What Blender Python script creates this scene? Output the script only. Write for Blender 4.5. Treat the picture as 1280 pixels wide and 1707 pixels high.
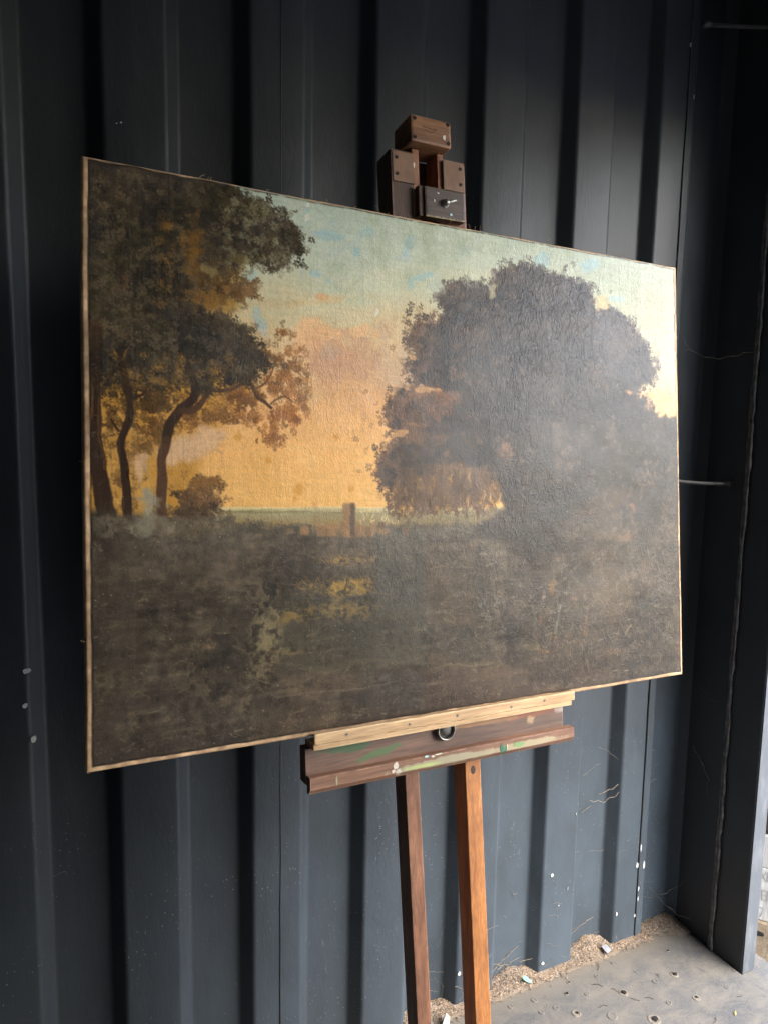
# An old landscape painting on a wooden easel, standing against the corrugated steel side
# of a shipping container, lit by daylight through the open container end on the right.
import bpy, bmesh, math, random
import numpy as np
from mathutils import Matrix, Vector, noise as mnoise

for o in list(bpy.data.objects):
    bpy.data.objects.remove(o, do_unlink=True)
scene = bpy.context.scene
COL = scene.collection

# ---------------------------------------------------------------- camera
YAW, PITCH, ROLL = 0.45254, 0.11796, 0.01788
f = Vector((math.sin(YAW)*math.cos(PITCH), math.cos(YAW)*math.cos(PITCH), -math.sin(PITCH)))
r0 = Vector((math.cos(YAW), -math.sin(YAW), 0)); u0 = r0.cross(f)
r = r0*math.cos(ROLL) + u0*math.sin(ROLL); u = u0*math.cos(ROLL) - r0*math.sin(ROLL)
cam = bpy.data.cameras.new('camera'); camo = bpy.data.objects.new('camera', cam); COL.objects.link(camo)
mw = Matrix((r, u, -f)).transposed().to_4x4(); mw.translation = (0, -1.4817, 1.558)
camo.matrix_world = mw
cam.sensor_fit = 'VERTICAL'; cam.sensor_height = 36; cam.lens = 24.95
cam.clip_start = .02; cam.clip_end = 2000
scene.camera = camo

# ---------------------------------------------------------------- sky, sun, exposure
SUN_EL, SUN_AZ = 42.0, 147.0         # a wide veiled sun, shining in through the open end
world = bpy.data.worlds.new('World'); scene.world = world; world.use_nodes = True
wn = world.node_tree.nodes; bg = wn['Background']
sky = wn.new('ShaderNodeTexSky'); sky.sky_type = 'NISHITA'; sky.sun_disc = False
sky.sun_elevation = math.radians(SUN_EL); sky.sun_rotation = math.radians(SUN_AZ)
sky.air_density = 1.0; sky.dust_density = 2.0; sky.ozone_density = .6
world.node_tree.links.new(sky.outputs[0], bg.inputs[0]); bg.inputs[1].default_value = .15
sun = bpy.data.lights.new('sun', 'SUN'); sun.energy = .95; sun.angle = math.radians(70); sun.color = (1, 1, 1)
suno = bpy.data.objects.new('sun', sun); COL.objects.link(suno)
az, el = math.radians(SUN_AZ), math.radians(SUN_EL)
sd = Vector((math.sin(az)*math.cos(el), math.cos(az)*math.cos(el), math.sin(el)))    # towards the sun
suno.rotation_euler = (-sd).to_track_quat('-Z', 'Y').to_euler()
vs = scene.view_settings
vs.view_transform = 'Standard'; vs.look = 'None'; vs.gamma = 1; vs.use_curve_mapping = False
vs.exposure = 2.85
scene.render.engine = 'CYCLES'
scene.cycles.use_denoising = True
scene.cycles.max_bounces = 10; scene.cycles.diffuse_bounces = 6; scene.cycles.glossy_bounces = 4
scene.cycles.sample_clamp_indirect = 4.0

# ---------------------------------------------------------------- small helpers
RND = random.Random(3)
def tag(o, label=None, cat=None, group=None, kind=None):
    for k, v in (('label', label), ('category', cat), ('group', group), ('kind', kind)):
        if v: o[k] = v
    return o
def empty(name, loc=(0, 0, 0), **kw):
    o = bpy.data.objects.new(name, None); COL.objects.link(o); o.location = loc; o.empty_display_size = .05
    return tag(o, **kw)
def link(name, me, m, parent=None, loc=(0, 0, 0), smooth=False, **kw):
    o = bpy.data.objects.new(name, me); COL.objects.link(o); o.location = loc
    if m and not me.materials: me.materials.append(m)
    if parent: o.parent = parent
    if smooth:
        me.shade_smooth()
    return tag(o, **kw)
def from_bm(bm, name='mesh'):
    me = bpy.data.meshes.new(name); bm.normal_update(); bm.to_mesh(me); bm.free(); return me
def bm_box(bm, lo, hi, bevel=0., M=None, seg=2):
    c = [(a + b)/2 for a, b in zip(lo, hi)]; s = [abs(b - a) for a, b in zip(lo, hi)]
    g = bmesh.ops.create_cube(bm, size=1, matrix=Matrix.Translation(c) @ Matrix.Diagonal((*s, 1)))
    vs_ = g['verts']
    if bevel:
        es = list({e for v in vs_ for e in v.link_edges})
        g2 = bmesh.ops.bevel(bm, geom=es, offset=bevel, segments=seg, affect='EDGES', profile=.6)
        vs_ = list({v for fc in g2['faces'] for v in fc.verts} | {v for v in vs_ if v.is_valid})
    if M is not None:
        bmesh.ops.transform(bm, matrix=M, verts=vs_)
    return vs_
def bm_prism(bm, pts, axis_a, axis_b, axis_l, l0, l1, O=(0, 0, 0)):
    """extrude the polygon pts (in axis_a, axis_b) along axis_l from l0 to l1"""
    O, A, B, L = Vector(O), Vector(axis_a), Vector(axis_b), Vector(axis_l)
    v0 = [bm.verts.new(O + A*a + B*b + L*l0) for a, b in pts]; v1 = [bm.verts.new(O + A*a + B*b + L*l1) for a, b in pts]
    n = len(pts)
    fs = [bm.faces.new((v0[i], v0[(i+1) % n], v1[(i+1) % n], v1[i])) for i in range(n)] + [bm.faces.new(v0[::-1]), bm.faces.new(v1)]
    bmesh.ops.recalc_face_normals(bm, faces=fs)
    return v0 + v1
def bm_tube(bm, pts, rad, n=8, cap=True):
    pts = [Vector(p) for p in pts]; rad = rad if hasattr(rad, '__len__') else [rad]*len(pts); rings = []
    for i, p in enumerate(pts):
        d = (pts[min(i+1, len(pts)-1)] - pts[max(i-1, 0)]).normalized()
        a = d.cross(Vector((.31, .17, .93))); a = a.normalized() if a.length > 1e-4 else d.orthogonal().normalized(); b = d.cross(a)
        rings.append([bm.verts.new(p + (a*math.cos(6.2832*k/n) + b*math.sin(6.2832*k/n))*rad[i]) for k in range(n)])
    for A, B in zip(rings, rings[1:]):
        for k in range(n): bm.faces.new((A[k], A[(k+1) % n], B[(k+1) % n], B[k]))
    if cap: bm.faces.new(rings[0][::-1]); bm.faces.new(rings[-1])
def bm_lathe(bm, prof, M, n=24):
    rings = [[bm.verts.new(M @ Vector((rr*math.cos(6.2832*k/n), rr*math.sin(6.2832*k/n), z))) for k in range(n)] for rr, z in prof]
    for A, B in zip(rings, rings[1:]):
        for k in range(n): bm.faces.new((A[k], A[(k+1) % n], B[(k+1) % n], B[k]))
    bm.faces.new(rings[-1]); bm.faces.new(rings[0][::-1])

# ---------------------------------------------------------------- node materials
class NT:
    def __init__(self, name):
        self.m = bpy.data.materials.new(name); self.m.use_nodes = True
        self.t = self.m.node_tree; self.n = self.t.nodes; self.b = self.n['Principled BSDF']; self.tc = self.n.new('ShaderNodeTexCoord')
    def l(self, a, b): self.t.links.new(a, b)
    def put(self, sock, v):
        if isinstance(v, bpy.types.NodeSocket): self.l(v, sock)
        else: sock.default_value = (*v, 1) if hasattr(v, '__len__') and len(v) == 3 and sock.type == 'RGBA' else v
    def coords(self, scale=(1, 1, 1), rot=(0, 0, 0), kind='Object', loc=(0, 0, 0)):
        mp = self.n.new('ShaderNodeMapping'); mp.inputs['Scale'].default_value = scale; mp.inputs['Rotation'].default_value = rot; mp.inputs['Location'].default_value = loc
        self.l(self.tc.outputs[kind], mp.inputs[0]); return mp.outputs[0]
    def noise(self, scale, detail=4, rough=.55, co=None, dist=0., dim='3D'):
        x = self.n.new('ShaderNodeTexNoise'); x.inputs['Scale'].default_value = scale; x.inputs['Detail'].default_value = detail; x.inputs['Roughness'].default_value = rough; x.inputs['Distortion'].default_value = dist
        self.l(co or self.tc.outputs['Object'], x.inputs['Vector']); return x.outputs['Fac']
    def voronoi(self, scale, feature='F1', co=None, out='Distance', rnd=1., smooth=None):
        x = self.n.new('ShaderNodeTexVoronoi'); x.feature = feature; x.inputs['Scale'].default_value = scale; x.inputs['Randomness'].default_value = rnd
        self.l(co or self.tc.outputs['Object'], x.inputs['Vector']); return x.outputs[out]
    def ramp(self, fac, stops):
        x = self.n.new('ShaderNodeValToRGB'); e = x.color_ramp.elements
        while len(e) < len(stops): e.new(.5)
        for k, (p, c) in enumerate(stops):
            e[k].position = p; e[k].color = (c, c, c, 1) if not hasattr(c, '__len__') else (*c, 1)
        self.put(x.inputs[0], fac); return x.outputs[0]
    def mix(self, fac, a, b, mode='MIX'):
        x = self.n.new('ShaderNodeMix'); x.data_type = 'RGBA'; x.blend_type = mode
        self.put(x.inputs[0], fac); self.put(x.inputs[6], a); self.put(x.inputs[7], b); return x.outputs[2]
    def math(self, op, a, b=0., c=None, clamp=False):
        x = self.n.new('ShaderNodeMath'); x.operation = op; x.use_clamp = clamp
        self.put(x.inputs[0], a); self.put(x.inputs[1], b)
        if c is not None: self.put(x.inputs[2], c)
        return x.outputs[0]
    def spot(self, at, radii, edge=.25, nscale=40., namp=.6, rot=(0, 0, 0)):
        """mask of one ragged blot at a place on the object"""
        mp = self.n.new('ShaderNodeMapping'); mp.vector_type = 'TEXTURE'; mp.inputs['Location'].default_value = at; mp.inputs['Rotation'].default_value = rot; mp.inputs['Scale'].default_value = radii
        self.l(self.tc.outputs['Object'], mp.inputs[0])
        ln = self.n.new('ShaderNodeVectorMath'); ln.operation = 'LENGTH'; self.l(mp.outputs[0], ln.inputs[0])
        d = self.math('ADD', ln.outputs['Value'], self.math('MULTIPLY', self.math('SUBTRACT', self.noise(nscale, 3), .5), namp*2))
        return self.math('MULTIPLY', self.math('SUBTRACT', 1.0 + edge*.5, d), 1/edge, clamp=True)
    def bump(self, h, strength=.3, dist=.002, prev=None):
        x = self.n.new('ShaderNodeBump'); x.inputs['Strength'].default_value = strength; x.inputs['Distance'].default_value = dist
        self.put(x.inputs['Height'], h)
        if prev is not None: self.l(prev, x.inputs['Normal'])
        return x.outputs[0]
    def done(self, color, rough=.5, normal=None, metal=0., spec=.5, **kw):
        self.put(self.b.inputs['Base Color'], color); self.put(self.b.inputs['Roughness'], rough); self.put(self.b.inputs['Metallic'], metal)
        self.put(self.b.inputs['Specular IOR Level'], spec)
        if normal is not None: self.l(normal, self.b.inputs['Normal'])
        for k, v in kw.items(): self.put(self.b.inputs[k], v)
        return self.m
def simple(name, c, rough=.5, metal=0., var=.25, scale=60., bump=.2):
    t = NT(name); n = t.noise(scale, 4)
    return t.done(t.mix(t.ramp(n, [(.3, 0), (.7, 1)]), tuple(x*(1 - var) for x in c), tuple(min(x*(1 + var), 1) for x in c)), rough, t.bump(n, bump, .001), metal)

def wood(name, c_dark, c_light, axis='Z', rough=.5, grain=1., spots=(), gloss=.5):
    t = NT(name); k = {'Z': (1, 1, .06), 'X': (.06, 1, 1)}[axis]
    co = t.coords(k); fine = t.noise(380*grain, 3, .6, co); band = t.noise(60*grain, 4, .6, co, .8); big = t.noise(9, 3)
    pores = t.ramp(t.noise(900*grain, 2, .5, t.coords({'Z': (1, 1, .03), 'X': (.03, 1, 1)}[axis])), [(.30, 0), (.42, 1)])
    c = t.mix(t.ramp(band, [(.3, 0), (.7, 1)]), c_dark, c_light)
    c = t.mix(t.math('MULTIPLY', t.ramp(fine, [(.35, 1), (.6, 0)]), .45), c, tuple(x*.5 for x in c_dark))
    c = t.mix(t.math('MULTIPLY', t.math('SUBTRACT', 1, pores), .35), c, tuple(x*.4 for x in c_dark))
    c = t.mix(t.ramp(big, [(.4, 0), (.75, .45)]), c, tuple(x*.55 for x in c_dark))
    for at, rad, colr, rot in spots:
        c = t.mix(t.spot(at, rad, .3, 70, .5, rot), c, colr)
    bv = t.n.new('ShaderNodeBevel'); bv.samples = 4; bv.inputs['Radius'].default_value = .0035
    geo = t.n.new('ShaderNodeNewGeometry'); dt = t.n.new('ShaderNodeVectorMath'); dt.operation = 'DOT_PRODUCT'
    t.l(bv.outputs[0], dt.inputs[0]); t.l(geo.outputs['Normal'], dt.inputs[1])
    wear = t.math('MULTIPLY', t.ramp(t.math('SUBTRACT', 1, dt.outputs['Value']), [(.02, 0), (.16, 1)]), t.ramp(t.noise(55, 3), [(.38, 0), (.6, .75)]))
    c = t.mix(wear, c, tuple(min(x*1.55 + .06, 1) for x in c_light))
    h = t.math('ADD', t.math('MULTIPLY', fine, .6), t.math('MULTIPLY', pores, .5))
    return t.done(c, t.math('ADD', rough - .08, t.math('MULTIPLY', big, .2)), t.bump(h, .35, .0008), 0, gloss)

PAINT_GAIN = 1.0

# ---------------------------------------------------------------- the picture on the canvas
# Paints the old landscape stroke by stroke into an array (NX x NY cells over the canvas).
# Strokes are written in the units of a pencil sketch; SK maps that sketch onto the flat canvas.
NX, NY = 1000, 744
rng = np.random.default_rng(7)

def homography(src, dst):
    A = []; B = []
    for (x, y), (u, v) in zip(src, dst):
        A += [[x, y, 1, 0, 0, 0, -u*x, -u*y], [0, 0, 0, x, y, 1, -v*x, -v*y]]; B += [u, v]
    h = np.linalg.solve(np.array(A, float), np.array(B, float))
    return np.append(h, 1).reshape(3, 3)

SK = homography([(135, 259), (1126, 446), (1136, 1125), (146, 1289)], [(0, 0), (NX, 0), (NX, NY), (0, NY)])
SKI = np.linalg.inv(SK)

def K(x, y):
    w = SK[2, 0]*x + SK[2, 1]*y + SK[2, 2]
    return (SK[0, 0]*x + SK[0, 1]*y + SK[0, 2])/w, (SK[1, 0]*x + SK[1, 1]*y + SK[1, 2])/w

def noise(scale_x, scale_y=None, octaves=4, seed=0, gain=.5):
    """smooth value noise over the canvas, about 0..1; scales in cells"""
    scale_y = scale_y or scale_x
    r = np.random.default_rng(seed); out = np.zeros((NY, NX)); amp = 1.; tot = 0.
    for o in range(octaves):
        gx = int(NX/scale_x) + 4; gy = int(NY/scale_y) + 4
        g = r.random((gy, gx))
        X = np.arange(NX)/scale_x; Y = np.arange(NY)/scale_y
        ix = X.astype(int); iy = Y.astype(int); fx = X - ix; fy = Y - iy
        fx = fx*fx*(3 - 2*fx); fy = (fy*fy*(3 - 2*fy))[:, None]
        a = g[iy][:, ix]; b = g[iy][:, ix + 1]; c = g[iy + 1][:, ix]; d = g[iy + 1][:, ix + 1]
        out += amp*((a*(1 - fx) + b*fx)*(1 - fy) + (c*(1 - fx) + d*fx)*fy)
        tot += amp; amp *= gain; scale_x = max(scale_x/2, 1.5); scale_y = max(scale_y/2, 1.5)
    return np.clip((out/tot - .5)*1.6 + .5, 0, 1)

def blur(m, r):
    if r < 1: return m
    k = int(r)
    for ax in (0, 1):
        for _ in range(2):
            p = np.pad(m, [(k + 1, k) if a == ax else (0, 0) for a in (0, 1)], mode='edge')
            c = np.cumsum(p, axis=ax)
            m = (np.take(c, np.arange(2*k + 1, c.shape[ax]), axis=ax) - np.take(c, np.arange(0, c.shape[ax] - 2*k - 1), axis=ax))/(2*k + 1)
    return m

def col(r, g, b):
    return np.array([r, g, b], float)/255.

def make_picture():
    cy, cx = np.mgrid[0:NY, 0:NX].astype(float)
    w = SKI[2, 0]*cx + SKI[2, 1]*cy + SKI[2, 2]
    sx = (SKI[0, 0]*cx + SKI[0, 1]*cy + SKI[0, 2])/w       # sketch x, y of every cell
    sy = (SKI[1, 0]*cx + SKI[1, 1]*cy + SKI[1, 2])/w
    n1 = noise(90, seed=1); n2 = noise(30, seed=2); n3 = noise(9, octaves=3, seed=3); n4 = noise(160, 60, seed=4)
    wx = (noise(14, octaves=3, seed=5) - .5); wy = (noise(14, octaves=3, seed=6) - .5)
    streak = noise(60, 2.2, octaves=2, seed=8); vstreak = noise(2.4, 70, octaves=2, seed=9)
    img = np.zeros((NY, NX, 3)); mask_n = noise(44, octaves=2, seed=61)

    def put(mask, c, a=1.):
        m = (np.clip(mask, 0, 1)*a)[..., None]
        img[:] = img*(1 - m) + (c if np.ndim(c) == 3 else np.asarray(c))*m

    def stops(v, table):
        xs = [t[0] for t in table]
        return np.stack([np.interp(v, xs, [t[1][i]/255. for t in table]) for i in range(3)], -1)

    def poly(pts, warp=6., soft=1.5):
        P = np.array(pts, float); X = sx + wx*2*warp; Y = sy + wy*2*warp
        ins = np.zeros((NY, NX), bool)
        for (x0, y0), (x1, y1) in zip(P, np.roll(P, -1, 0)):
            if y0 == y1: continue
            c = ((Y >= min(y0, y1)) & (Y < max(y0, y1)))
            ins ^= c & (X < x0 + (Y - y0)*(x1 - x0)/(y1 - y0))
        return blur(ins.astype(float), soft)

    def blob(x, y, rx, ry, rot=0., hard=1., warp=.7):
        dx = sx - x; dy = sy - y; c, s = math.cos(rot), math.sin(rot)
        d = np.hypot((dx*c + dy*s)/rx, (-dx*s + dy*c)/ry) + (n3 - .5)*warp + (n2 - .5)*warp
        return np.clip((1.15 - d)*2*hard, 0, 1)

    def stroke(pts, widths, c, a=1., soft=1.2, wob=1.5):
        pts = np.array(pts, float); widths = np.broadcast_to(np.array(widths, float), (len(pts),)) if np.ndim(widths) == 0 else np.array(widths, float)
        # smooth the line (Catmull-Rom)
        Q = np.vstack([2*pts[0] - pts[1], pts, 2*pts[-1] - pts[-2]]); line = []; ws = []
        for i in range(1, len(Q) - 2):
            for t in np.linspace(0, 1, 8 if len(pts) > 3 else 3, endpoint=False):
                line.append(.5*(2*Q[i] + (Q[i+1] - Q[i-1])*t + (2*Q[i-1] - 5*Q[i] + 4*Q[i+1] - Q[i+2])*t*t + (3*Q[i] - Q[i-1] - 3*Q[i+1] + Q[i+2])*t**3))
                ws.append(widths[i-1]*(1 - t) + widths[i]*t)
        line.append(pts[-1]); ws.append(widths[-1]); line = np.array(line); ws = np.array(ws)
        lo = line.min(0) - ws.max() - 6; hi = line.max(0) + ws.max() + 6
        kx, ky = zip(*[K(x, y) for x in (lo[0], hi[0]) for y in (lo[1], hi[1])])
        i0, i1, j0, j1 = max(int(min(ky)), 0), min(int(max(ky)) + 2, NY), max(int(min(kx)), 0), min(int(max(kx)) + 2, NX)
        if i0 >= i1 or j0 >= j1: return
        sel = (slice(i0, i1), slice(j0, j1))
        X = sx[sel] + wx[sel]*wob*2; Y = sy[sel] + wy[sel]*wob*2
        best = np.full(X.shape, 1e9)
        for (p, q, w0, w1) in zip(line[:-1], line[1:], ws[:-1], ws[1:]):
            d = q - p; L = d@d + 1e-9
            t = np.clip(((X - p[0])*d[0] + (Y - p[1])*d[1])/L, 0, 1)
            best = np.minimum(best, np.hypot(X - p[0] - t*d[0], Y - p[1] - t*d[1]) - (w0 + (w1 - w0)*t)/2)
        m = np.clip(.5 - best/soft, 0, 1)*a
        img[sel] = img[sel]*(1 - m[..., None]) + np.asarray(c)*m[..., None]

    # rosette stamps: little sprigs of five or six pointed leaves
    stamps = []
    for k in range(60):
        R = 3.6 + 4.0*rng.random(); S = int(R + 2); yy, xx = np.mgrid[-S:S+1, -S:S+1].astype(float); m = np.zeros_like(xx)
        nl = rng.integers(5, 8); a0 = rng.random()*6.28; span = 6.28 if rng.random() < .45 else 3.6
        for j in range(nl):
            a = a0 + j*span/nl + rng.normal(0, .12); L = R*(.75 + .35*rng.random())
            px = xx*math.cos(a) + yy*math.sin(a); py = -xx*math.sin(a) + yy*math.cos(a)
            d = np.hypot((px - .62*L)/(.42*L), py/(.19*L + .35)); m = np.maximum(m, np.clip((1.15 - d)*2.2, 0, 1))
            m = np.maximum(m, np.clip(.8 - np.abs(py), 0, 1)*.6*((px > 0) & (px < .5*L)))
        stamps.append(m)

    def sprig(x, y, c, a):
        X, Y = K(x, y); X = int(round(X)); Y = int(round(Y)); m = stamps[rng.integers(len(stamps))]; S = m.shape[0]//2
        if X - S < 0 or Y - S < 0 or X + S + 1 > NX or Y + S + 1 > NY: return
        t = img[Y-S:Y+S+1, X-S:X+S+1]; mm = (m*a)[..., None]; t[:] = t*(1 - mm) + c*mm

    def sprigs(x, y, rx, ry, n, c, a=.8, rot=0., vary=.25, edge=False):
        c = np.asarray(c); cr, sr = math.cos(rot), math.sin(rot)
        for _ in range(n):
            th = rng.random()*6.28; r = min(abs(rng.normal(0, .62)), 1.5)
            ex = rx*r*math.cos(th); ey = ry*r*math.sin(th)
            sprig(x + ex*cr - ey*sr, y + ex*sr + ey*cr, c*(1 + vary*(rng.random()*2 - 1)), a*(.5 + .5*rng.random()))

    def fringe(pts, n, c, spread=5., a=.85, vary=.2):
        P = np.array(pts, float); seg = np.hypot(*(np.diff(P, axis=0).T)); cum = np.append(0, np.cumsum(seg))
        for _ in range(n):
            d = rng.random()*cum[-1]; i = min(np.searchsorted(cum, d, 'right') - 1, len(seg) - 1); t = (d - cum[i])/seg[i]
            x, y = P[i] + (P[i+1] - P[i])*t + rng.normal(0, spread*(1 if rng.random() < .6 else 2.1), 2)
            sprig(x, y, np.asarray(c)*(1 + vary*(rng.random()*2 - 1)), a*(.5 + .5*rng.random()))

    # ---- sky
    v = sy + (n1 - .5)*60 + (n2 - .5)*16 - np.clip(sx - 640, -400, 500)*.03
    img[:] = stops(v, [(290, (168, 178, 158)), (400, (184, 190, 166)), (480, (194, 193, 160)), (545, (206, 186, 140)), (605, (216, 176, 124)),
                       (690, (226, 168, 104)), (780, (233, 173, 98)), (846, (226, 170, 94))])
    put(np.clip((n2 - .52)*3, 0, 1)*np.clip((560 - sy)/120, 0, 1), col(150, 158, 126), .45)
    put(np.clip((n4 - .5)*3, 0, 1)*np.clip((600 - sy)/100, 0, 1)*np.clip((sy - 440)/60, 0, 1), col(214, 180, 128), .55)
    put(np.clip((vstreak - .6)*2, 0, 1), col(240, 190, 120), .05)
    put(np.clip((sx - 880)/160, 0, 1)*np.clip((690 - sy)/70, 0, 1), col(158, 166, 142), .6)  # right-hand sky dimmed in paint to offset the strong light there
    # cumulus
    for (x, y, rx, ry, c, a) in [(610, 640, 130, 40, (206, 152, 104), .5), (660, 610, 60, 40, (190, 152, 118), .5), (600, 595, 45, 40, (196, 148, 108), .65),
                                 (545, 590, 48, 40, (204, 152, 108), .8), (520, 560, 27, 24, (218, 164, 112), .85), (503, 578, 14, 22, (224, 172, 118), .8), (560, 612, 50, 28, (190, 144, 108), .55),
                                 (545, 560, 12, 14, (222, 170, 120), .6), (640, 550, 22, 18, (196, 158, 122), .5), (715, 560, 30, 50, (206, 164, 120), .45)]:
        put(blob(x, y, rx, ry, hard=.9, warp=.5), col(*c), a)
    for (x, y, r) in [(500, 545, 9), (512, 538, 11), (528, 536, 10), (542, 545, 9), (495, 562, 9), (560, 556, 8), (594, 552, 9), (610, 548, 10), (626, 556, 9)]:
        put(blob(x, y, r, r, 0, 1.2, .4), col(228, 178, 124), .75)
    put(blob(690, 610, 60, 70, hard=.4), col(180, 170, 140), .35)
    put(blob(545, 500, 60, 8, -.1, .7), col(214, 176, 120), .5); put(blob(455, 505, 50, 10, .1, .6), col(206, 176, 126), .5); put(blob(535, 494, 12, 6), col(216, 160, 108), .7)
    # worn blue showing through
    for (x, y, rx, ry, rot, a) in [(549, 393, 17, 6, .15, .7), (556, 372, 4, 6, 0, .5), (527, 388, 7, 4, 0, .5), (614, 384, 11, 10, 0, .55), (594, 421, 6, 9, .2, .7), (684, 404, 9, 16, .5, .65), (676, 428, 12, 8, 0, .4),
                                   (704, 459, 24, 7, -.2, .75), (684, 470, 9, 14, .1, .6), (527, 455, 10, 5, .2, .8), (547, 467, 7, 4, 0, .8), (414, 457, 8, 10, .8, .55), (432, 530, 7, 24, -.55, .75), (436, 548, 5, 12, -.4, .5),
                                   (512, 352, 3, 16, 0, .55), (505, 455, 5, 10, 0, .35), (900, 432, 9, 11, 0, .7), (985, 438, 12, 9, -.3, .7), (816, 480, 8, 17, 0, .75), (1021, 497, 12, 5, .2, .7), (770, 418, 16, 12, 0, .35), (725, 480, 16, 22, 0, .35),
                                   (575, 412, 40, 4, -.5, .3), (700, 560, 10, 20, 0, .3), (548, 585, 10, 14, 0, .25)]:
        put(blob(x, y, rx, ry, rot, 1.1, 1.1), col(132, 176, 190) if a > .5 else col(156, 174, 182), a*.55)
    for (x, y) in [(513, 342), (512, 362), (628, 520), (637, 355), (660, 598), (672, 610)]:
        put(blob(x, y, 2.2, 4, .3, 1.3, 1.8), col(226, 216, 190), .7)
    for (x, y, r) in [(398, 728, 7), (562, 728, 4), (586, 812, 5), (497, 818, 9), (492, 830, 6), (450, 765, 4)]:
        put(blob(x, y, r, r*1.3, 0, 1, 1), col(196, 132, 44), .55)
    # scratches in the orange
    for _ in range(160):
        x = 380 + rng.random()*440; y = 520 + rng.random()*310; a = rng.normal(1.0, .7); L = 10 + rng.random()*40
        stroke([(x, y), (x + L*math.cos(a)*.5 + rng.normal(0, 3), y + L*math.sin(a)*.5), (x + L*math.cos(a), y + L*math.sin(a))], .9, col(244, 214, 160) if rng.random() < .7 else col(176, 126, 66), .3, 1.4)

    # ---- far plain, sea line, ruin
    hz = 843 + (n2 - .5)*3
    plain = stops(sy + (streak - .5)*10, [(842, (222, 194, 132)), (847, (178, 160, 112)), (856, (150, 136, 96)), (872, (142, 118, 74)), (885, (110, 92, 64)), (900, (84, 73, 57))])
    put(np.clip((sy - hz)/2, 0, 1), plain*(1 - .16*np.clip((sx - 600)/120, 0, 1))[..., None])
    put(np.clip(1 - np.abs(sy - hz - 3)/3, 0, 1)*np.clip(streak*1.6, 0, 1), col(226, 204, 150), .7)
    put(np.clip(1 - np.abs(sy - 852)/9, 0, 1)*np.clip((streak - .5)*4, 0, 1), col(120, 112, 74), .6)
    for _ in range(40):
        x = 600 + rng.random()*70; y = 848 + rng.random()*26; stroke([(x, y), (x + rng.normal(0, 2), y - 2 - 5*rng.random())], 1.4, col(232, 200, 132), .6)

    # ---- ground
    gcol = stops(sy + (n2 - .5)*90, [(880, (84, 74, 60)), (960, (82, 70, 55)), (1060, (76, 66, 51)), (1150, (72, 62, 50)), (1290, (60, 52, 43))])
    gcol = gcol*(.70 + .48*n1 + .26*(n2 - .5) + .30*(n3 - .5))[..., None]
    gm = poly([(120, 872), (175, 862), (232, 868), (268, 884), (300, 902), (345, 884), (390, 880), (470, 884), (515, 882), (560, 892), (625, 892), (650, 878), (690, 880), (730, 886), (800, 880), (840, 850), (1150, 800), (1150, 1320), (100, 1320)], 9, 5)
    put(gm, gcol)
    for _ in range(420):     # hazy bushes along the far edge of the wood
        x = 380 + rng.random()*450
        if 515 < x < 632: continue
        sprig(x, 883 + rng.normal(0, 5) - 10*max(0, (x - 740)/90) - 6*max(0, (470 - x)/90), col(78, 70, 56)*(.8 + .5*rng.random()), .35 + .3*rng.random())
    put(gm*np.clip((n4 - .55)*4, 0, 1), col(88, 72, 54), .5)
    img[:] *= (1 + gm*(.30*(noise(70, 7, octaves=3, seed=71) - .5)))[..., None]
    # retouched panels of a different tone
    for (x0, x1, y0, y1, c, a) in [(626, 712, 884, 1106, (76, 72, 60), .55), (470, 626, 986, 1120, (64, 60, 48), .6), (708, 790, 905, 1040, (86, 68, 48), .4), (700, 1010, 1112, 1180, (84, 66, 52), .45), (134, 226, 860, 1300, (70, 60, 49), .5), (600, 702, 1118, 1176, (70, 65, 56), .4)]:
        m = ((sx + wx*3 > x0) & (sx + wx*3 < x1) & (sy > y0) & (sy < y1)).astype(float); put(blur(m, 3), col(*c), a)
    for _ in range(2600):    # dim undergrowth dabs over the whole foreground
        x = 145 + rng.random()*990; y = 885 + rng.random()*370; X, Y = K(x, y)
        if not (0 < X < NX and 0 < Y < NY): continue
        cl = mask_n[int(Y), int(X)]
        sprig(x, y, col(118, 100, 70)*(.75 + .4*rng.random()) if cl > .55 else col(40, 34, 27), (.26 if cl > .55 else .40)*rng.random()**2)
    for (x0, x1, y0, y1, c) in [(571, 592, 838, 893, (138, 104, 68)), (584, 592, 838, 892, (86, 66, 48)), (566, 574, 870, 886, (138, 104, 70)), (578, 584, 883, 895, (160, 120, 78)), (527, 568, 880, 892, (128, 98, 68)),
                                (591, 622, 878, 893, (126, 96, 66)), (617, 626, 872, 892, (144, 108, 72)), (540, 566, 876, 880, (170, 124, 78)), (624, 650, 881, 887, (140, 104, 70)), (500, 515, 879, 888, (146, 108, 70)), (521, 530, 860, 870, (150, 116, 76))]:
        m = ((sx + wx*2 > x0) & (sx + wx*2 < x1) & (sy + wy*2 > y0) & (sy + wy*2 < y1)).astype(float); put(blur(m, 1), col(*c), .95 if y1 - y0 > 40 else .6)
    for (x0, x1, y0, y1, c) in [(478, 490, 880, 890, (124, 98, 68)), (500, 514, 875, 891, (150, 112, 72)), (527, 544, 875, 893, (136, 100, 66)), (530, 541, 872, 876, (168, 128, 84)), (548, 560, 871, 893, (150, 110, 70)), (596, 606, 873, 893, (140, 104, 68)), (609, 617, 877, 893, (120, 90, 62)), (630, 646, 879, 890, (132, 102, 70))]:
        m = ((sx + wx*2 > x0) & (sx + wx*2 < x1) & (sy + wy*2 > y0) & (sy + wy*2 < y1)).astype(float); put(blur(m, 1), col(*c), .75)
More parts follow.
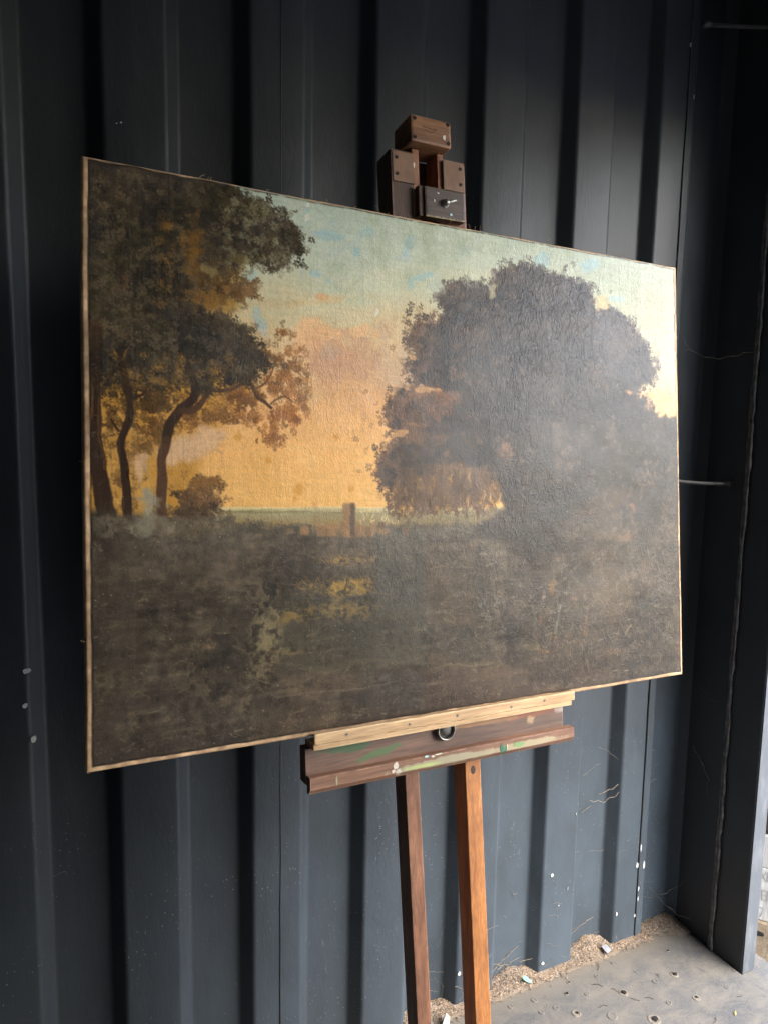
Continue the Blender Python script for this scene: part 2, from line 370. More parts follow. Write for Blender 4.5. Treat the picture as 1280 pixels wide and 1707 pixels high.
    for _ in range(1500):    # short dragged brush marks
        x = 150 + rng.random()*980; y = 890 + rng.random()*360; a_ = rng.normal(-.1, .5); L = 4 + 16*rng.random()
        stroke([(x, y), (x + L*math.cos(a_), y + L*math.sin(a_))], .9 + rng.random(), col(134, 116, 86) if rng.random() < .42 else col(40, 34, 27), .10 + .34*rng.random(), 1.4)
    # sunlit scrub and paths
    def scrub(x, y, rx, ry, c, n, a=.5, rot=0.):
        put(blob(x, y, rx, ry, rot, .7, 1.5)*np.clip((n3 - .25)*2.6, 0, 1), col(*c), min(a*1.4, .9))
        for _ in range(n):
            px = x + rx*(rng.random()*2 - 1); py = y + ry*(rng.random()*2 - 1); aa = rng.random()*6.28; L = 3 + 8*rng.random()
            stroke([(px, py), (px + L*math.cos(aa)*.6 + rng.normal(0, 1.5), py + L*math.sin(aa)*.5 + rng.normal(0, 1.5)), (px + L*math.cos(aa), py + L*math.sin(aa))], .9, col(*c)*1.05, .5, 1.3)
    scrub(585, 932, 45, 8, (150, 116, 64), 40, .6); scrub(558, 978, 62, 13, (150, 118, 58), 110, .7); scrub(600, 972, 26, 14, (150, 118, 58), 40, .6)
    scrub(560, 1015, 70, 14, (124, 100, 56), 70, .55); scrub(490, 1026, 30, 10, (132, 106, 56), 30, .5, -.3)
    scrub(440, 1065, 26, 60, (122, 108, 76), 60, .65, .25); scrub(430, 1120, 24, 26, (124, 108, 78), 20, .5, .6); scrub(410, 1175, 16, 30, (112, 98, 72), 16, .45, .5)
    scrub(420, 975, 26, 26, (112, 98, 74), 20, .45); scrub(190, 1145, 44, 36, (98, 86, 60), 14, .5, -.5); scrub(300, 1120, 34, 20, (94, 82, 60), 8, .35); scrub(345, 1150, 60, 24, (94, 80, 60), 20, .4)
    scrub(350, 1075, 10, 8, (150, 116, 76), 5, .6); scrub(375, 905, 22, 26, (110, 80, 50), 10, .4); scrub(490, 1085, 50, 6, (116, 98, 62), 14, .5); scrub(480, 1150, 40, 8, (104, 88, 66), 20, .4)
    for pts, wd, c, a in [([(480, 1104), (540, 1112), (600, 1100), (680, 1102), (760, 1106), (830, 1100)], [3, 9, 7, 5, 6, 3], (98, 88, 62), .28), ([(500, 1112), (545, 1118), (590, 1108)], [3, 5, 2], (112, 100, 66), .3),
                          ([(740, 1106), (790, 1108), (830, 1101)], [1, 3, 1], (130, 118, 80), .4), ([(460, 1162), (520, 1152), (600, 1146), (660, 1134)], 1.2, (128, 114, 92), .5), ([(450, 905), (520, 925), (600, 935), (650, 955)], 1.2, (120, 112, 100), .3),
                          ([(520, 1066), (552, 1062)], 1.2, (130, 120, 98), .22), ([(520, 1088), (580, 1078)], 1.0, (120, 108, 84), .22)]:
        stroke(pts, wd, col(*c), a, 3)

    # ---- left wood: golden light behind, trunks, canopy
    put(poly([(120, 560), (340, 560), (430, 620), (420, 660), (370, 700), (330, 760), (330, 850), (280, 880), (120, 880)], 12, 8), col(190, 136, 58), .97)
    put(poly([(150, 690), (250, 690), (260, 840), (180, 860)], 10, 8)*np.clip(n3*1.5, 0, 1), col(214, 158, 78), .8)
    put(poly([(255, 660), (330, 690), (330, 740), (262, 740)], 8, 6), col(208, 150, 72), .8)
    for (x, y, rx, ry, n, c) in [(250, 672, 60, 34, 150, (84, 60, 32)), (262, 715, 40, 34, 80, (110, 76, 38)), (186, 700, 26, 50, 60, (96, 68, 36)), (200, 800, 50, 60, 50, (124, 86, 44)), (320, 690, 40, 30, 50, (112, 76, 38)), (240, 636, 90, 26, 200, (64, 48, 30)), (240, 745, 40, 30, 40, (130, 92, 48)), (390, 655, 46, 24, 60, (138, 92, 46))]:
        sprigs(x, y, rx, ry, n, col(*c), .8)
    put(poly([(300, 726), (345, 710), (385, 722), (360, 748), (320, 768), (270, 772), (262, 745)], 7, 3), col(214, 170, 124), .95)
    put(blob(238, 775, 17, 24, 0, .9, 1), col(204, 160, 112), .9); put(blob(250, 836, 24, 44, .1, .7, 1.1), col(158, 148, 122), .85); put(blob(272, 868, 14, 26, -.3, .7, 1.1), col(146, 136, 112), .6)
    for _ in range(50):
        x = 290 + rng.random()*80; y = 722 + rng.random()*36; stroke([(x, y), (x + rng.normal(8, 6), y - rng.random()*8), (x + rng.normal(16, 6), y - rng.random()*12)], .9, col(150, 104, 66) if rng.random() < .5 else col(226, 186, 138), .5)
    def boughs(al):
        trunk = col(54, 37, 25)
        stroke([(163, 550), (160, 640), (160, 720), (168, 790), (180, 860), (186, 910)], [17, 19, 21, 25, 30, 36], trunk, .95*al, 4)
        stroke([(172, 640), (165, 700), (176, 780)], [2, 3, 4], col(112, 76, 44), .6*al, 3)
        stroke([(148, 625), (156, 660), (150, 720)], [3, 4, 2], col(150, 106, 54), .6*al, 3)
        stroke([(200, 585), (208, 622), (218, 665), (216, 700), (203, 738), (210, 785), (214, 850), (216, 890)], [9, 11, 11, 12, 11, 13, 15, 18], trunk, .95*al, 3)
        stroke([(160, 640), (186, 622), (206, 606), (216, 592)], [4, 7, 6, 3], trunk, .9*al, 3); stroke([(222, 664), (240, 655), (250, 640)], [5, 4, 2], trunk, .9*al, 2); stroke([(200, 716), (192, 706), (186, 698)], [4, 3, 2], trunk, .8*al, 2)
        stroke([(314, 610), (326, 640), (322, 664), (298, 686), (284, 706), (279, 732)], [10, 12, 14, 15, 16, 15], trunk, .97*al, 3)
        stroke([(279, 732), (272, 760), (271, 800), (270, 836), (272, 880)], [15, 15, 15, 16, 18], col(84, 56, 37), .9*al, 3)
        stroke([(300, 684), (325, 682), (338, 668), (350, 652), (378, 650), (402, 641), (420, 643), (428, 660), (444, 672), (454, 680)], [10, 11, 10, 7, 6, 5, 5, 5, 4, 4], col(80, 54, 34), .95*al, 2)
        stroke([(424, 650), (442, 640), (452, 622), (458, 608)], [4, 3, 2, 1.5], col(110, 72, 40), .9*al, 2); stroke([(452, 672), (462, 664), (478, 662), (490, 668)], [3, 2.5, 2, 1.5], col(96, 64, 38), .9*al, 2)
    boughs(1.)
    # orange sprays against the sunset
    for (x, y, rx, ry, n, c) in [(450, 592, 40, 24, 190, (158, 104, 52)), (482, 612, 30, 30, 170, (168, 112, 58)), (446, 630, 30, 24, 150, (140, 90, 44)), (470, 690, 34, 36, 170, (166, 104, 50)), (485, 660, 28, 24, 90, (170, 112, 58)),
                                 (380, 690, 40, 16, 90, (148, 98, 50)), (410, 668, 26, 18, 90, (136, 88, 44)), (462, 720, 26, 16, 60, (164, 104, 54)), (505, 650, 12, 40, 36, (178, 124, 68)), (425, 700, 20, 14, 30, (160, 104, 52)), (360, 690, 24, 14, 50, (130, 88, 44))]:
        for _ in range(5):
            sprigs(x + rng.normal(0, rx*.55), y + rng.normal(0, ry*.55), rx*.62, ry*.6, max(n//11, 5), col(*c)*(.72 + .3*rng.random()), .85)
    put(blob(462, 690, 22, 12, 0, .6), col(140, 84, 50), .35)
    boughs(1.)
    # bush at the foot
    for (x, y, rx, ry, n, c, a) in [(335, 838, 36, 36, 200, (84, 60, 38), .85), (325, 858, 44, 30, 140, (70, 54, 38), .85), (345, 806, 34, 18, 60, (112, 78, 40), .8), (300, 868, 34, 26, 70, (84, 66, 48), .7), (340, 830, 26, 26, 40, (126, 92, 56), .5)]:
        sprigs(x, y, rx, ry, n, col(*c), a)
    def hill():
        put(poly([(120, 868), (165, 850), (200, 862), (235, 858), (262, 884), (300, 906), (360, 886), (410, 884), (410, 960), (120, 960)], 8, 5), gcol, .9)
        for _ in range(260): sprig(150 + rng.random()*240, 862 + abs(rng.normal(0, 20)), col(96, 84, 66)*(.7 + .6*rng.random()), .4)
    hill()
    # canopy
    dark = np.stack([(.235 + .07*(n2 - .5)), (.205 + .06*(n2 - .5)), (.158 + .05*(n1 - .5))], -1)*(.78 + .36*n1 + .28*(n3 - .5))[..., None]
    upper = [(120, 240), (386, 306), (394, 332), (428, 338), (440, 350), (464, 360), (482, 380), (497, 405), (500, 420), (478, 424), (464, 440), (446, 436), (420, 424), (398, 420), (378, 440), (352, 432), (340, 452), (330, 500), (330, 528), (352, 524), (384, 540), (410, 556), (432, 580), (438, 604), (428, 628), (404, 634), (372, 626), (344, 640), (320, 632), (290, 612), (262, 640), (230, 622), (190, 640), (120, 640)]
    put(poly([(325, 430), (400, 440), (410, 500), (350, 545), (320, 540)], 10, 6), col(150, 118, 62), .8)
    put(poly(upper, 7, 2), dark)
    fringe(upper[1:34], 760, col(52, 44, 31), 6); fringe(upper[1:34], 260, col(84, 66, 42), 9, .5)
    for (x, y, rx, ry, n, c, a) in [(370, 478, 44, 26, 130, (96, 70, 36), .8), (398, 484, 26, 18, 60, (108, 78, 44), .85), (416, 482, 14, 14, 26, (128, 96, 60), .8), (372, 455, 34, 12, 50, (84, 64, 34), .8), (350, 500, 36, 20, 60, (130, 92, 42), .7), (330, 455, 26, 40, 80, (92, 66, 34), .7), (320, 400, 24, 30, 70, (112, 78, 34), .5), (395, 430, 30, 10, 60, (96, 82, 48), .7),
                                    (280, 375, 16, 10, 16, (112, 82, 40), .5), (450, 415, 26, 20, 90, (70, 58, 40), .6), (430, 355, 24, 12, 60, (74, 66, 40), .7), (380, 340, 20, 26, 70, (64, 56, 36), .6)]:
        sprigs(x, y, rx, ry, n, col(*c), a)
    put(blob(322, 425, 13, 34, .25, .7, 1), col(132, 92, 38), .6); put(blob(345, 510, 26, 9, 0, .8, 1), col(142, 104, 48), .5); put(blob(384, 508, 16, 9, -.3, 1, 1.4), col(170, 128, 58), .7); put(blob(352, 450, 20, 6, .4, .8, 1), col(170, 150, 100), .5)
    stroke([(318, 545), (304, 512), (300, 478), (288, 458)], [9, 7, 6, 4], col(58, 42, 30), .85, 3); stroke([(302, 486), (310, 468), (322, 470)], [3, 3, 2], col(66, 48, 34), .8, 2)
    for (x, y, rx, ry, rot) in [(193, 478, 12, 26, .3), (160, 545, 13, 20, -.5), (208, 480, 6, 22, 0)]:
        put(blob(x, y, rx, ry, rot, 1, 1.3), col(96, 66, 42), .7)
    for pts in ([(195, 590), (190, 580)], [(205, 598), (214, 578)], [(170, 640), (186, 622)]):
        stroke(pts, [5, 1], col(168, 120, 56), .6, 3)
    for _ in range(1500):    # dabbed leaf masses, lit and shaded
        x = 150 + rng.random()*340; y = 275 + rng.random()*365; X, Y = K(x, y)
        if not (0 < X < NX and 0 < Y < NY) or img[int(Y), int(X)].sum() > .80: continue
        cl = mask_n[int(Y), int(X)]*.55 + .45*rng.random()
        sprig(x, y, col(92, 77, 55)*(.75 + .5*rng.random()) if cl > .5 else col(34, 29, 23), .55 if cl > .5 else .4)
    for _ in range(900):     # fine twig and leaf strokes in the dark
        x = 145 + rng.random()*330; y = 270 + rng.random()*370; X, Y = K(x, y)
        if not (0 < X < NX and 0 < Y < NY) or img[int(Y), int(X)].sum() > .85: continue
        a = rng.normal(.2, .9); L = 4 + 9*rng.random()
        stroke([(x, y), (x + L*math.cos(a)*.5, y + L*math.sin(a)*.5 - 1.5*rng.random()), (x + L*math.cos(a), y + L*math.sin(a))], .8, col(96, 84, 60) if rng.random() < .6 else col(36, 30, 24), .42, 1.3)

    for _ in range(60):      # light breaking through the leaves
        x, y = (262 + rng.random()*75, 352 + rng.random()*160); sprig(x, y, col(140, 102, 50), .15 + .3*rng.random())
    for _ in range(70): sprig(375 + rng.random()*110, 325 + rng.random()*115, col(150, 148, 112), .15 + .3*rng.random())
    for _ in range(70): sprig(180 + rng.random()*220, 590 + rng.random()*60, col(176, 124, 56), .12 + .3*rng.random())
    boughs(.62); hill()
    put(blob(252, 842, 20, 40, .1, .8, 1.4), col(150, 140, 114), .6); put(blob(276, 872, 12, 22, -.3, .7, 1.3), col(140, 128, 104), .5)
    put(poly([(300, 726), (345, 710), (385, 722), (360, 748), (320, 768), (290, 768), (292, 745)], 9, 3)*np.clip(n3*1.7, 0, 1), col(218, 172, 124), .8); put(blob(240, 778, 14, 22, 0, .9, 1.3), col(214, 168, 118), .8)
    # ---- great tree on the right
    tree = [(737, 500), (745, 480), (768, 470), (800, 474), (818, 486), (828, 456), (850, 447), (882, 440), (905, 456), (932, 462), (962, 470), (984, 484), (988, 520), (1012, 514), (1040, 530), (1060, 558), (1076, 576), (1089, 604), (1085, 640), (1050, 656), (1082, 668), (1092, 694), (1150, 690),
            (1150, 1140), (900, 1140), (835, 1100), (850, 900), (838, 850), (820, 800), (740, 850), (690, 852), (662, 840), (652, 812), (636, 800), (634, 776), (650, 754), (668, 735), (676, 722), (655, 708), (649, 688), (656, 664), (684, 650), (716, 652), (722, 642), (694, 640), (686, 614), (702, 592), (684, 572), (690, 546), (714, 534), (742, 530)]
    tcol = np.stack([(.195 + .10*(n2 - .5)), (.160 + .075*(n2 - .5)), (.128 + .06*(n2 - .5))], -1)*(.62 + .55*n1 + .4*(n3 - .5))[..., None]
    tm = poly(tree, 8, 2)
    low = np.clip((sy - 830)/60, 0, 1)*np.clip((sx - 800)/60, 0, 1)
    put(tm*(1 - low*.55), tcol)
    fringe(tree[:22], 330, col(58, 45, 36), 3.2); fringe(tree[30:] + tree[:1], 360, col(66, 47, 32), 5)
    fringe(tree[:22], 120, col(84, 66, 50), 7, .4); fringe(tree[30:] + tree[:1], 240, col(110, 76, 46), 9, .5)
    for (x, y, rx, ry, n, c, a) in [(700, 690, 46, 34, 330, (88, 60, 36), .7), (690, 770, 50, 40, 330, (72, 56, 42), .7), (740, 670, 30, 30, 160, (110, 66, 36), .6), (730, 720, 50, 30, 200, (92, 64, 40), .6), (715, 580, 28, 34, 150, (84, 62, 46), .6),
                                    (770, 500, 32, 26, 120, (80, 66, 50), .5), (840, 745, 14, 24, 40, (120, 80, 50), .5), (760, 780, 40, 30, 200, (88, 62, 38), .6), (700, 565, 18, 18, 60, (104, 78, 54), .6), (900, 480, 80, 30, 140, (74, 64, 54), .5), (1030, 600, 40, 50, 140, (72, 62, 52), .5), (800, 560, 50, 50, 160, (76, 60, 46), .5)]:
        sprigs(x, y, rx, ry, n, col(*c), a)
    put(blob(735, 655, 34, 7, .1, .6, 1.6), col(170, 112, 58), .4); put(blob(690, 706, 40, 4, .1, .9, 1), col(170, 120, 64), .5); put(blob(1005, 505, 10, 14, 0, .9, 1), col(212, 168, 104), .8); put(blob(1100, 668, 26, 16, -.2, .8, 1), col(220, 166, 100), .85); put(blob(1065, 656, 26, 4, .15, 1, 1), col(200, 146, 90), .7)
    for (x, y, r, c) in [(700, 556, 16, (96, 72, 54)), (706, 618, 18, (90, 66, 52)), (672, 676, 20, (108, 74, 46)), (690, 665, 18, (112, 76, 46)), (665, 695, 14, (100, 68, 44)), (720, 690, 26, (104, 66, 40)), (655, 775, 16, (86, 66, 50)), (680, 760, 18, (84, 62, 46)), (690, 735, 16, (100, 70, 44)), (756, 488, 18, (92, 74, 56)), (850, 462, 20, (84, 70, 58)), (1050, 560, 18, (84, 68, 56))]:
        sprigs(x, y - r*.4, r*1.1, r*.8, 46, col(*c), .6)
        sprigs(x + 3, y + r*.7, r, r*.4, 24, col(*c)*.6, .6)
    for _ in range(1700):
        x = 640 + rng.random()*480; y = 450 + rng.random()*440; X, Y = K(x, y)
        if not (0 < X < NX and 0 < Y < NY) or img[int(Y), int(X)].sum() > .75: continue
        cl = mask_n[int(Y), int(X)]; warm = np.clip((820 - x)/180, 0, 1)
        sprig(x, y, (col(88, 72, 58)*(1 - warm) + col(128, 86, 50)*warm)*(.8 + .4*rng.random()) if cl > .52 else col(28, 23, 19), .6 if cl > .52 else .5)
    for (x, y, rx, ry, rot) in [(820, 480, 7, 20, .15), (1002, 506, 9, 12, 0), (712, 648, 26, 4, .05), (690, 596, 10, 4, .3), (666, 722, 14, 4, -.2)]:
        put(blob(x, y, rx, ry, rot, .8, 1.3), col(190, 176, 132) if y < 520 else col(204, 150, 90), .75)
    for (x, y, r) in [(770, 505, 34), (850, 485, 38), (930, 500, 40), (725, 575, 30), (800, 575, 44), (890, 570, 46), (975, 560, 44), (1045, 590, 34), (740, 690, 40), (820, 660, 46), (910, 660, 50), (1000, 660, 46), (700, 770, 34), (780, 750, 40), (880, 750, 48)]:
        put(blob(x - r*.25, y - r*.45, r*.8, r*.4, -.3, .5, 1.1), col(92, 76, 60), .32); put(blob(x + r*.2, y + r*.5, r*.9, r*.35, -.2, .5, 1.1), col(26, 21, 17), .5)
    # hanging sprays with sunset between them
    gold = poly([(650, 812), (700, 790), (760, 776), (824, 790), (830, 824), (815, 846), (720, 852), (668, 850)], 9, 3)
    put(gold*np.clip((vstreak*.55 + n3*.75 - .32)*2.6, 0, 1), col(206, 152, 72), .75)
    for _ in range(150):
        x = 652 + rng.random()*172; y = 770 + rng.random()*34; L = 24 + 52*rng.random(); L = min(L, 862 - y)
        stroke([(x, y), (x + rng.normal(0, 4), y + L*.5), (x + rng.normal(0, 6), y + L)], [1.5 + 4*rng.random(), 3 + 5*rng.random(), 1.5], col(84, 60, 38)*(.8 + .5*rng.random()), .55, 2.5, 5)
    for x in (652, 666, 690, 702, 716, 735, 757, 770, 798):
        for j in range(14): sprig(x + rng.normal(0, 4), 822 + 34*rng.random(), col(90, 64, 40), .75)
    put(poly([(836, 850), (860, 830), (905, 820), (930, 900), (900, 980), (840, 900), (790, 884)], 8, 4), tcol*.95, .8)
    for (x, y, rx, ry, c, a) in [(840, 748, 12, 22, (128, 92, 68), .5), (722, 738, 7, 8, (150, 120, 106), .4), (885, 790, 34, 60, (64, 52, 40), .35), (1045, 750, 20, 18, (60, 52, 44), .4), (1030, 830, 28, 12, (128, 90, 58), .5), (1055, 845, 5, 12, (186, 120, 74), .7), (1041, 894, 14, 7, (168, 116, 80), .6), (1005, 850, 24, 20, (100, 74, 52), .4),
                                 (920, 978, 9, 12, (160, 116, 58), .8), (904, 996, 4, 8, (206, 170, 140), .8), (900, 1030, 4, 16, (160, 100, 66), .6), (957, 997, 4, 5, (160, 106, 60), .7), (930, 932, 8, 6, (150, 104, 66), .6), (1020, 1000, 20, 40, (112, 84, 54), .4), (885, 1076, 16, 6, (124, 112, 80), .6), (905, 1084, 12, 5, (150, 106, 64), .5), (1030, 1084, 18, 5, (140, 92, 60), .45), (960, 860, 8, 6, (140, 108, 84), .4), (895, 875, 6, 6, (110, 92, 80), .5), (850, 905, 8, 10, (118, 102, 92), .35)]:
        put(blob(x, y, rx, ry, 0, .7, 1.5), col(*c)*.9, a*.6)
    for pts, wd, c in [([(932, 1008), (927, 1030), (924, 1052)], [2, 4, 1], (150, 146, 116)), ([(928, 1030), (924, 1062)], [2, 1], (84, 90, 74)), ([(978, 1014), (974, 1040), (970, 1058)], [2, 4, 2], (150, 96, 58)), ([(1050, 1042), (1043, 1050), (1040, 1058)], [3, 2, 1], (190, 170, 120)), ([(924, 1060), (920, 1078)], [3, 1], (160, 96, 66)), ([(976, 1100), (980, 1118)], [1.5, 1.5], (200, 170, 120)), ([(1040, 940), (1050, 1000), (1060, 1050)], [2, 2, 1], (120, 88, 50)), ([(1075, 780), (1090, 806), (1080, 800)], [2, 1, 1], (160, 130, 90)),
                       ([(1058, 620), (1060, 635)], 2, (200, 120, 66)), ([(1008, 640), (1010, 652)], 2, (200, 120, 66)), ([(990, 622), (1002, 618)], 4, (140, 92, 70))]:
        stroke(pts, wd, col(*c)*.85, .45, 2.4)
    for _ in range(260):     # grassy hatching, lower right
        x = 840 + rng.random()*280; y = 880 + rng.random()*220; a = -1.2 + rng.normal(0, .4); L = 6 + 14*rng.random()
        stroke([(x, y), (x + L*math.cos(a)*.5 + 1, y + L*math.sin(a)*.5), (x + L*math.cos(a) + 3, y + L*math.sin(a))], .9, col(116, 96, 66) if rng.random() < .5 else col(48, 42, 34), .35, 1.4)

    # ---- age: wear, craze lines, specks, grime towards the margins
    def sb(x0, x1, y0, y1): return np.clip((sx - x0)/40, 0, 1)*np.clip((x1 - sx)/40, 0, 1)*np.clip((sy - y0)/40, 0, 1)*np.clip((y1 - sy)/40, 0, 1)
    craze = np.clip(1 - np.abs(noise(26, 12, octaves=3, seed=21) - .5)*26, 0, 1)
    put(craze*sb(700, 1150, 880, 1110), col(138, 128, 112), .42)
    put(np.clip(1 - np.abs(noise(40, 30, octaves=3, seed=22) - .5)*40, 0, 1), col(160, 148, 126), .11)
    put(np.clip(1 - np.abs(noise(18, 60, octaves=2, seed=23) - .5)*40, 0, 1), col(40, 34, 28), .09)
    put(np.clip((vstreak - .62)*3, 0, 1)*sb(140, 330, 260, 900), col(92, 82, 66), .25)
    stroke([(222, 560), (224, 700), (226, 1000), (228, 1160)], 2, col(94, 82, 68), .35, 3); stroke([(217, 380), (219, 470), (221, 600)], 1.2, col(120, 108, 88), .4, 2)
    for _ in range(420):
        x = 150 + rng.random()*980; y = 300 + rng.random()*960; a = rng.random()*6.28; L = 3 + 16*rng.random()
        stroke([(x, y), (x + L*math.cos(a)*.5 + rng.normal(0, 2), y + L*math.sin(a)*.5 + rng.normal(0, 2)), (x + L*math.cos(a), y + L*math.sin(a))], .7, col(168, 154, 130), .35*rng.random(), 1.2)
    k = 2600; ii = rng.integers(0, NY, k); jj = rng.integers(0, NX, k); br = rng.random(k)[:, None]**3*.75
    img[ii, jj] = img[ii, jj]*(1 - br) + col(206, 192, 164)*br
    for _ in range(260):     # flaking along the lower and left margins
        if rng.random() < .6: x = 150 + 980*rng.random(); X = (x - 150)/985; y = 1262 - X*148 - abs(rng.normal(0, 9))
        else: x = 150 + abs(rng.normal(0, 14)); y = 280 + rng.random()*960
        stroke([(x, y), (x + rng.normal(0, 4), y + rng.normal(0, 2))], .8 + rng.random(), col(176, 160, 130), .4*rng.random(), 1.2)
    img[:] *= (.97 + .06*noise(2.2, 2.2, octaves=1, seed=31))[..., None]*(.98 + .04*vstreak)[..., None]*(.98 + .04*streak)[..., None]

    # ---- raw, grubby linen rim outside the painted edge
    e = (noise(30, octaves=3, seed=41) - .5)*.6
    ql, qr, qt, qb = cx, NX - 1 - cx, cy, NY - 1 - cy
    lin = np.stack([.74 + .2*(n3 - .5), .60 + .18*(n3 - .5), .45 + .14*(n3 - .5)], -1)*(.80 + .36*n2)[..., None]
    blk = np.clip(np.maximum.reduce([1 - np.abs(ql - 8.5 - 2*e)/2.0, 1 - np.abs(qr - 5.5 - 3*e)/1.6, 1 - np.abs(qt - 3.5 - 3*e)/1.6, 1 - np.abs(qb - 7.5 - 3*e)/1.8]), 0, 1)
    put(blk*np.clip(n3*1.6, 0, 1), col(34, 28, 22), .8)
    rim = np.maximum.reduce([np.clip(7.5 + 2*e - ql, 0, 1), np.clip(4.5 + 3*e - qr, 0, 1), np.clip(2.6 + 4*e - qt, 0, 1), np.clip(6.5 + 3*e - qb, 0, 1)])
    put(rim, lin)
    return np.clip(img, .01, .97), rim

# ================================================================ the container
X0, PER, PROUD, SLANT, DEEP = .1288, .278, .115, .026, .036
H_IN, W_IN = 2.82, 2.46
X_POST, X_OUT = 1.790, 1.834

def wall_material():
    t = NT('slate grey container paint')
    big = t.noise(2.2, 4); fine = t.noise(900, 2)
    c = t.mix(t.ramp(big, [(.35, 0), (.7, 1)]), (.0105, .0125, .0140), (.0165, .0195, .0220))
    runs = t.noise(11, 5, .65, t.coords((1, 1, .10)), .4)
    c = t.mix(t.ramp(runs, [(.45, 0), (.75, .5)]), c, (.028, .031, .033))
    c = t.mix(t.ramp(t.noise(16, 5, .7, t.coords((1, 1, .14), (0, 0, 1.1))), [(.55, 0), (.8, .6)]), c, (.006, .007, .008))
    sep = t.n.new('ShaderNodeSeparateXYZ'); t.l(t.tc.outputs['Object'], sep.inputs[0])
    # pale dust and scuffs, plus daylight painted low down by the open end
    low = t.ramp(sep.outputs['Z'], [(0., 1.), (.45, .8), (1., .10)])
    near = t.ramp(t.math('MULTIPLY', sep.outputs['X'], .5), [(.05, .12), (.55, 1.)])
    dust = t.math('MULTIPLY', t.math('MULTIPLY', low, near), t.ramp(t.noise(7, 6, .65, t.coords((1, 1, .45))), [(.25, .35), (.75, .95)]))
    c = t.mix(dust, c, (.075, .100, .125))
    specks = t.math('MULTIPLY', t.ramp(t.voronoi(95, co=t.coords((1, 1, .8))), [(.06, 1), (.13, 0)]), t.math('MULTIPLY', low, t.ramp(t.noise(5, 3), [(.45, 0), (.62, .85)])))
    c = t.mix(specks, c, (.34, .33, .30))
    scr = t.math('MULTIPLY', t.ramp(t.noise(26, 3, .5, t.coords((3, 3, .9), (0, .5, 0)), 1.6), [(.70, 0), (.72, .30)]), low)
    c = t.mix(t.math('MULTIPLY', scr, near), c, (.26, .26, .25))
    # orange-peel wrinkle of the sprayed paint
    wr = t.noise(120, 3, .5, t.coords((1, 1, .33), (0, .22, 0)), .9)
    dents = t.noise(6, 2)
    nrm = t.bump(dents, .4, .012)
    nrm = t.bump(t.ramp(wr, [(.35, 0), (.62, 1)]), .13, .0012, nrm)
    rough = t.math('ADD', .46, t.math('MULTIPLY', t.math('ADD', dust, t.math('MULTIPLY', big, .2)), .42))
    return t.done(c, rough, nrm, 0, .36)
M_WALL = wall_material()

def corrugation(x_from, x_to, step_r=.007):
    """profile points (x, y) of the pressed sheet between two x, corners rounded"""
    raw = []
    n0 = int(math.floor((x_from - X0)/PER)) - 1
    for n in range(n0, n0 + 60):
        a = X0 + PER*n
        raw += [(a, 0.), (a + PROUD, 0.), (a + PROUD + SLANT, DEEP), (a + PER - SLANT, DEEP)]
        if a > x_to + PER: break
    out = []
    for i in range(1, len(raw) - 1):
        p, q, s = Vector(raw[i-1]), Vector(raw[i]), Vector(raw[i+1])
        a = q + (p - q).normalized()*step_r; b = q + (s - q).normalized()*step_r
        for k in range(5):
            tt = k/4; out.append(a*(1-tt)**2 + q*2*tt*(1-tt) + b*tt*tt)
    res = [v for v in out if x_from < v.x < x_to]
    def yat(x):
        for v, w in zip(out, out[1:]):
            if v.x <= x <= w.x: return v.y + (w.y - v.y)*(x - v.x)/max(w.x - v.x, 1e-9)
        return DEEP
    return [Vector((x_from, yat(x_from)))] + res + [Vector((x_to, yat(x_to)))]

def sheet(prof, z0, z1, nz, flip=False, mirror=None, shift=0.):
    bm = bmesh.new(); rows = []
    for j in range(nz + 1):
        z = z0 + (z1 - z0)*j/nz; row = []
        for p in prof:
            y = p.y + shift + .0012*math.sin(2.1*z + p.x*3)       # old sheet steel is never quite flat
            row.append(bm.verts.new((p.x, y if mirror is None else mirror - y, z)))
        rows.append(row)
    for a, b in zip(rows, rows[1:]):
        for i in range(len(prof) - 1):
            q = (a[i], a[i+1], b[i+1], b[i])
            bm.faces.new(q if not flip else q[::-1])
    return from_bm(bm, 'panel')

wall = empty('wall', (0, 0, 0), kind='structure', label='dark slate grey corrugated steel container wall behind the easel')
seams = [-3.99, -2.875, -1.76, -.645, .470, 1.607]
for k, (a, b) in enumerate(zip(seams, seams[1:] + [1.801])):
    last = b > 1.7
    link('panel', sheet(corrugation(a, b), -.02, H_IN, 30, True, shift=(-.0022 if k % 2 else 0.)), M_WALL, wall, smooth=True)
M_SEAM = simple('weld bead', (.020, .021, .022), .55, 0, .3, 90)
for k, a in enumerate(seams[1:]):      # weld lines where the sheets meet
    bm = bmesh.new(); y = -.0016; pts = []
    wide = .0011 if k < 4 else .0026
    for j in range(120):
        z = H_IN*j/119; pts.append((a + .0012*mnoise.noise((0, k*9., z*6)), y - .0008, z))
    bm_tube(bm, pts, [wide*(1 + .35*mnoise.noise((3., k, z[2]*40))) for z in pts], 6)
    link('weld_seam', from_bm(bm), M_SEAM, wall, smooth=True)

# chipped paint: pale primer showing on the wall
M_CHIP = simple('pale primer', (.55, .55, .52), .7, 0, .15)
def chip(x, z, w, h, y=-.0035, seed=0):
    rr = random.Random(seed); n = 9; bm = bmesh.new(); pts = []
    for k in range(n):
        a = 6.2832*k/n; q = .65 + .5*rr.random(); pts.append((x + w*q*math.cos(a), z + h*q*math.sin(a)))
    bm_prism(bm, pts, (1, 0, 0), (0, 0, 1), (0, 1, 0), y, y + .0025)
    return link('paint_chip', from_bm(bm), M_CHIP, wall)
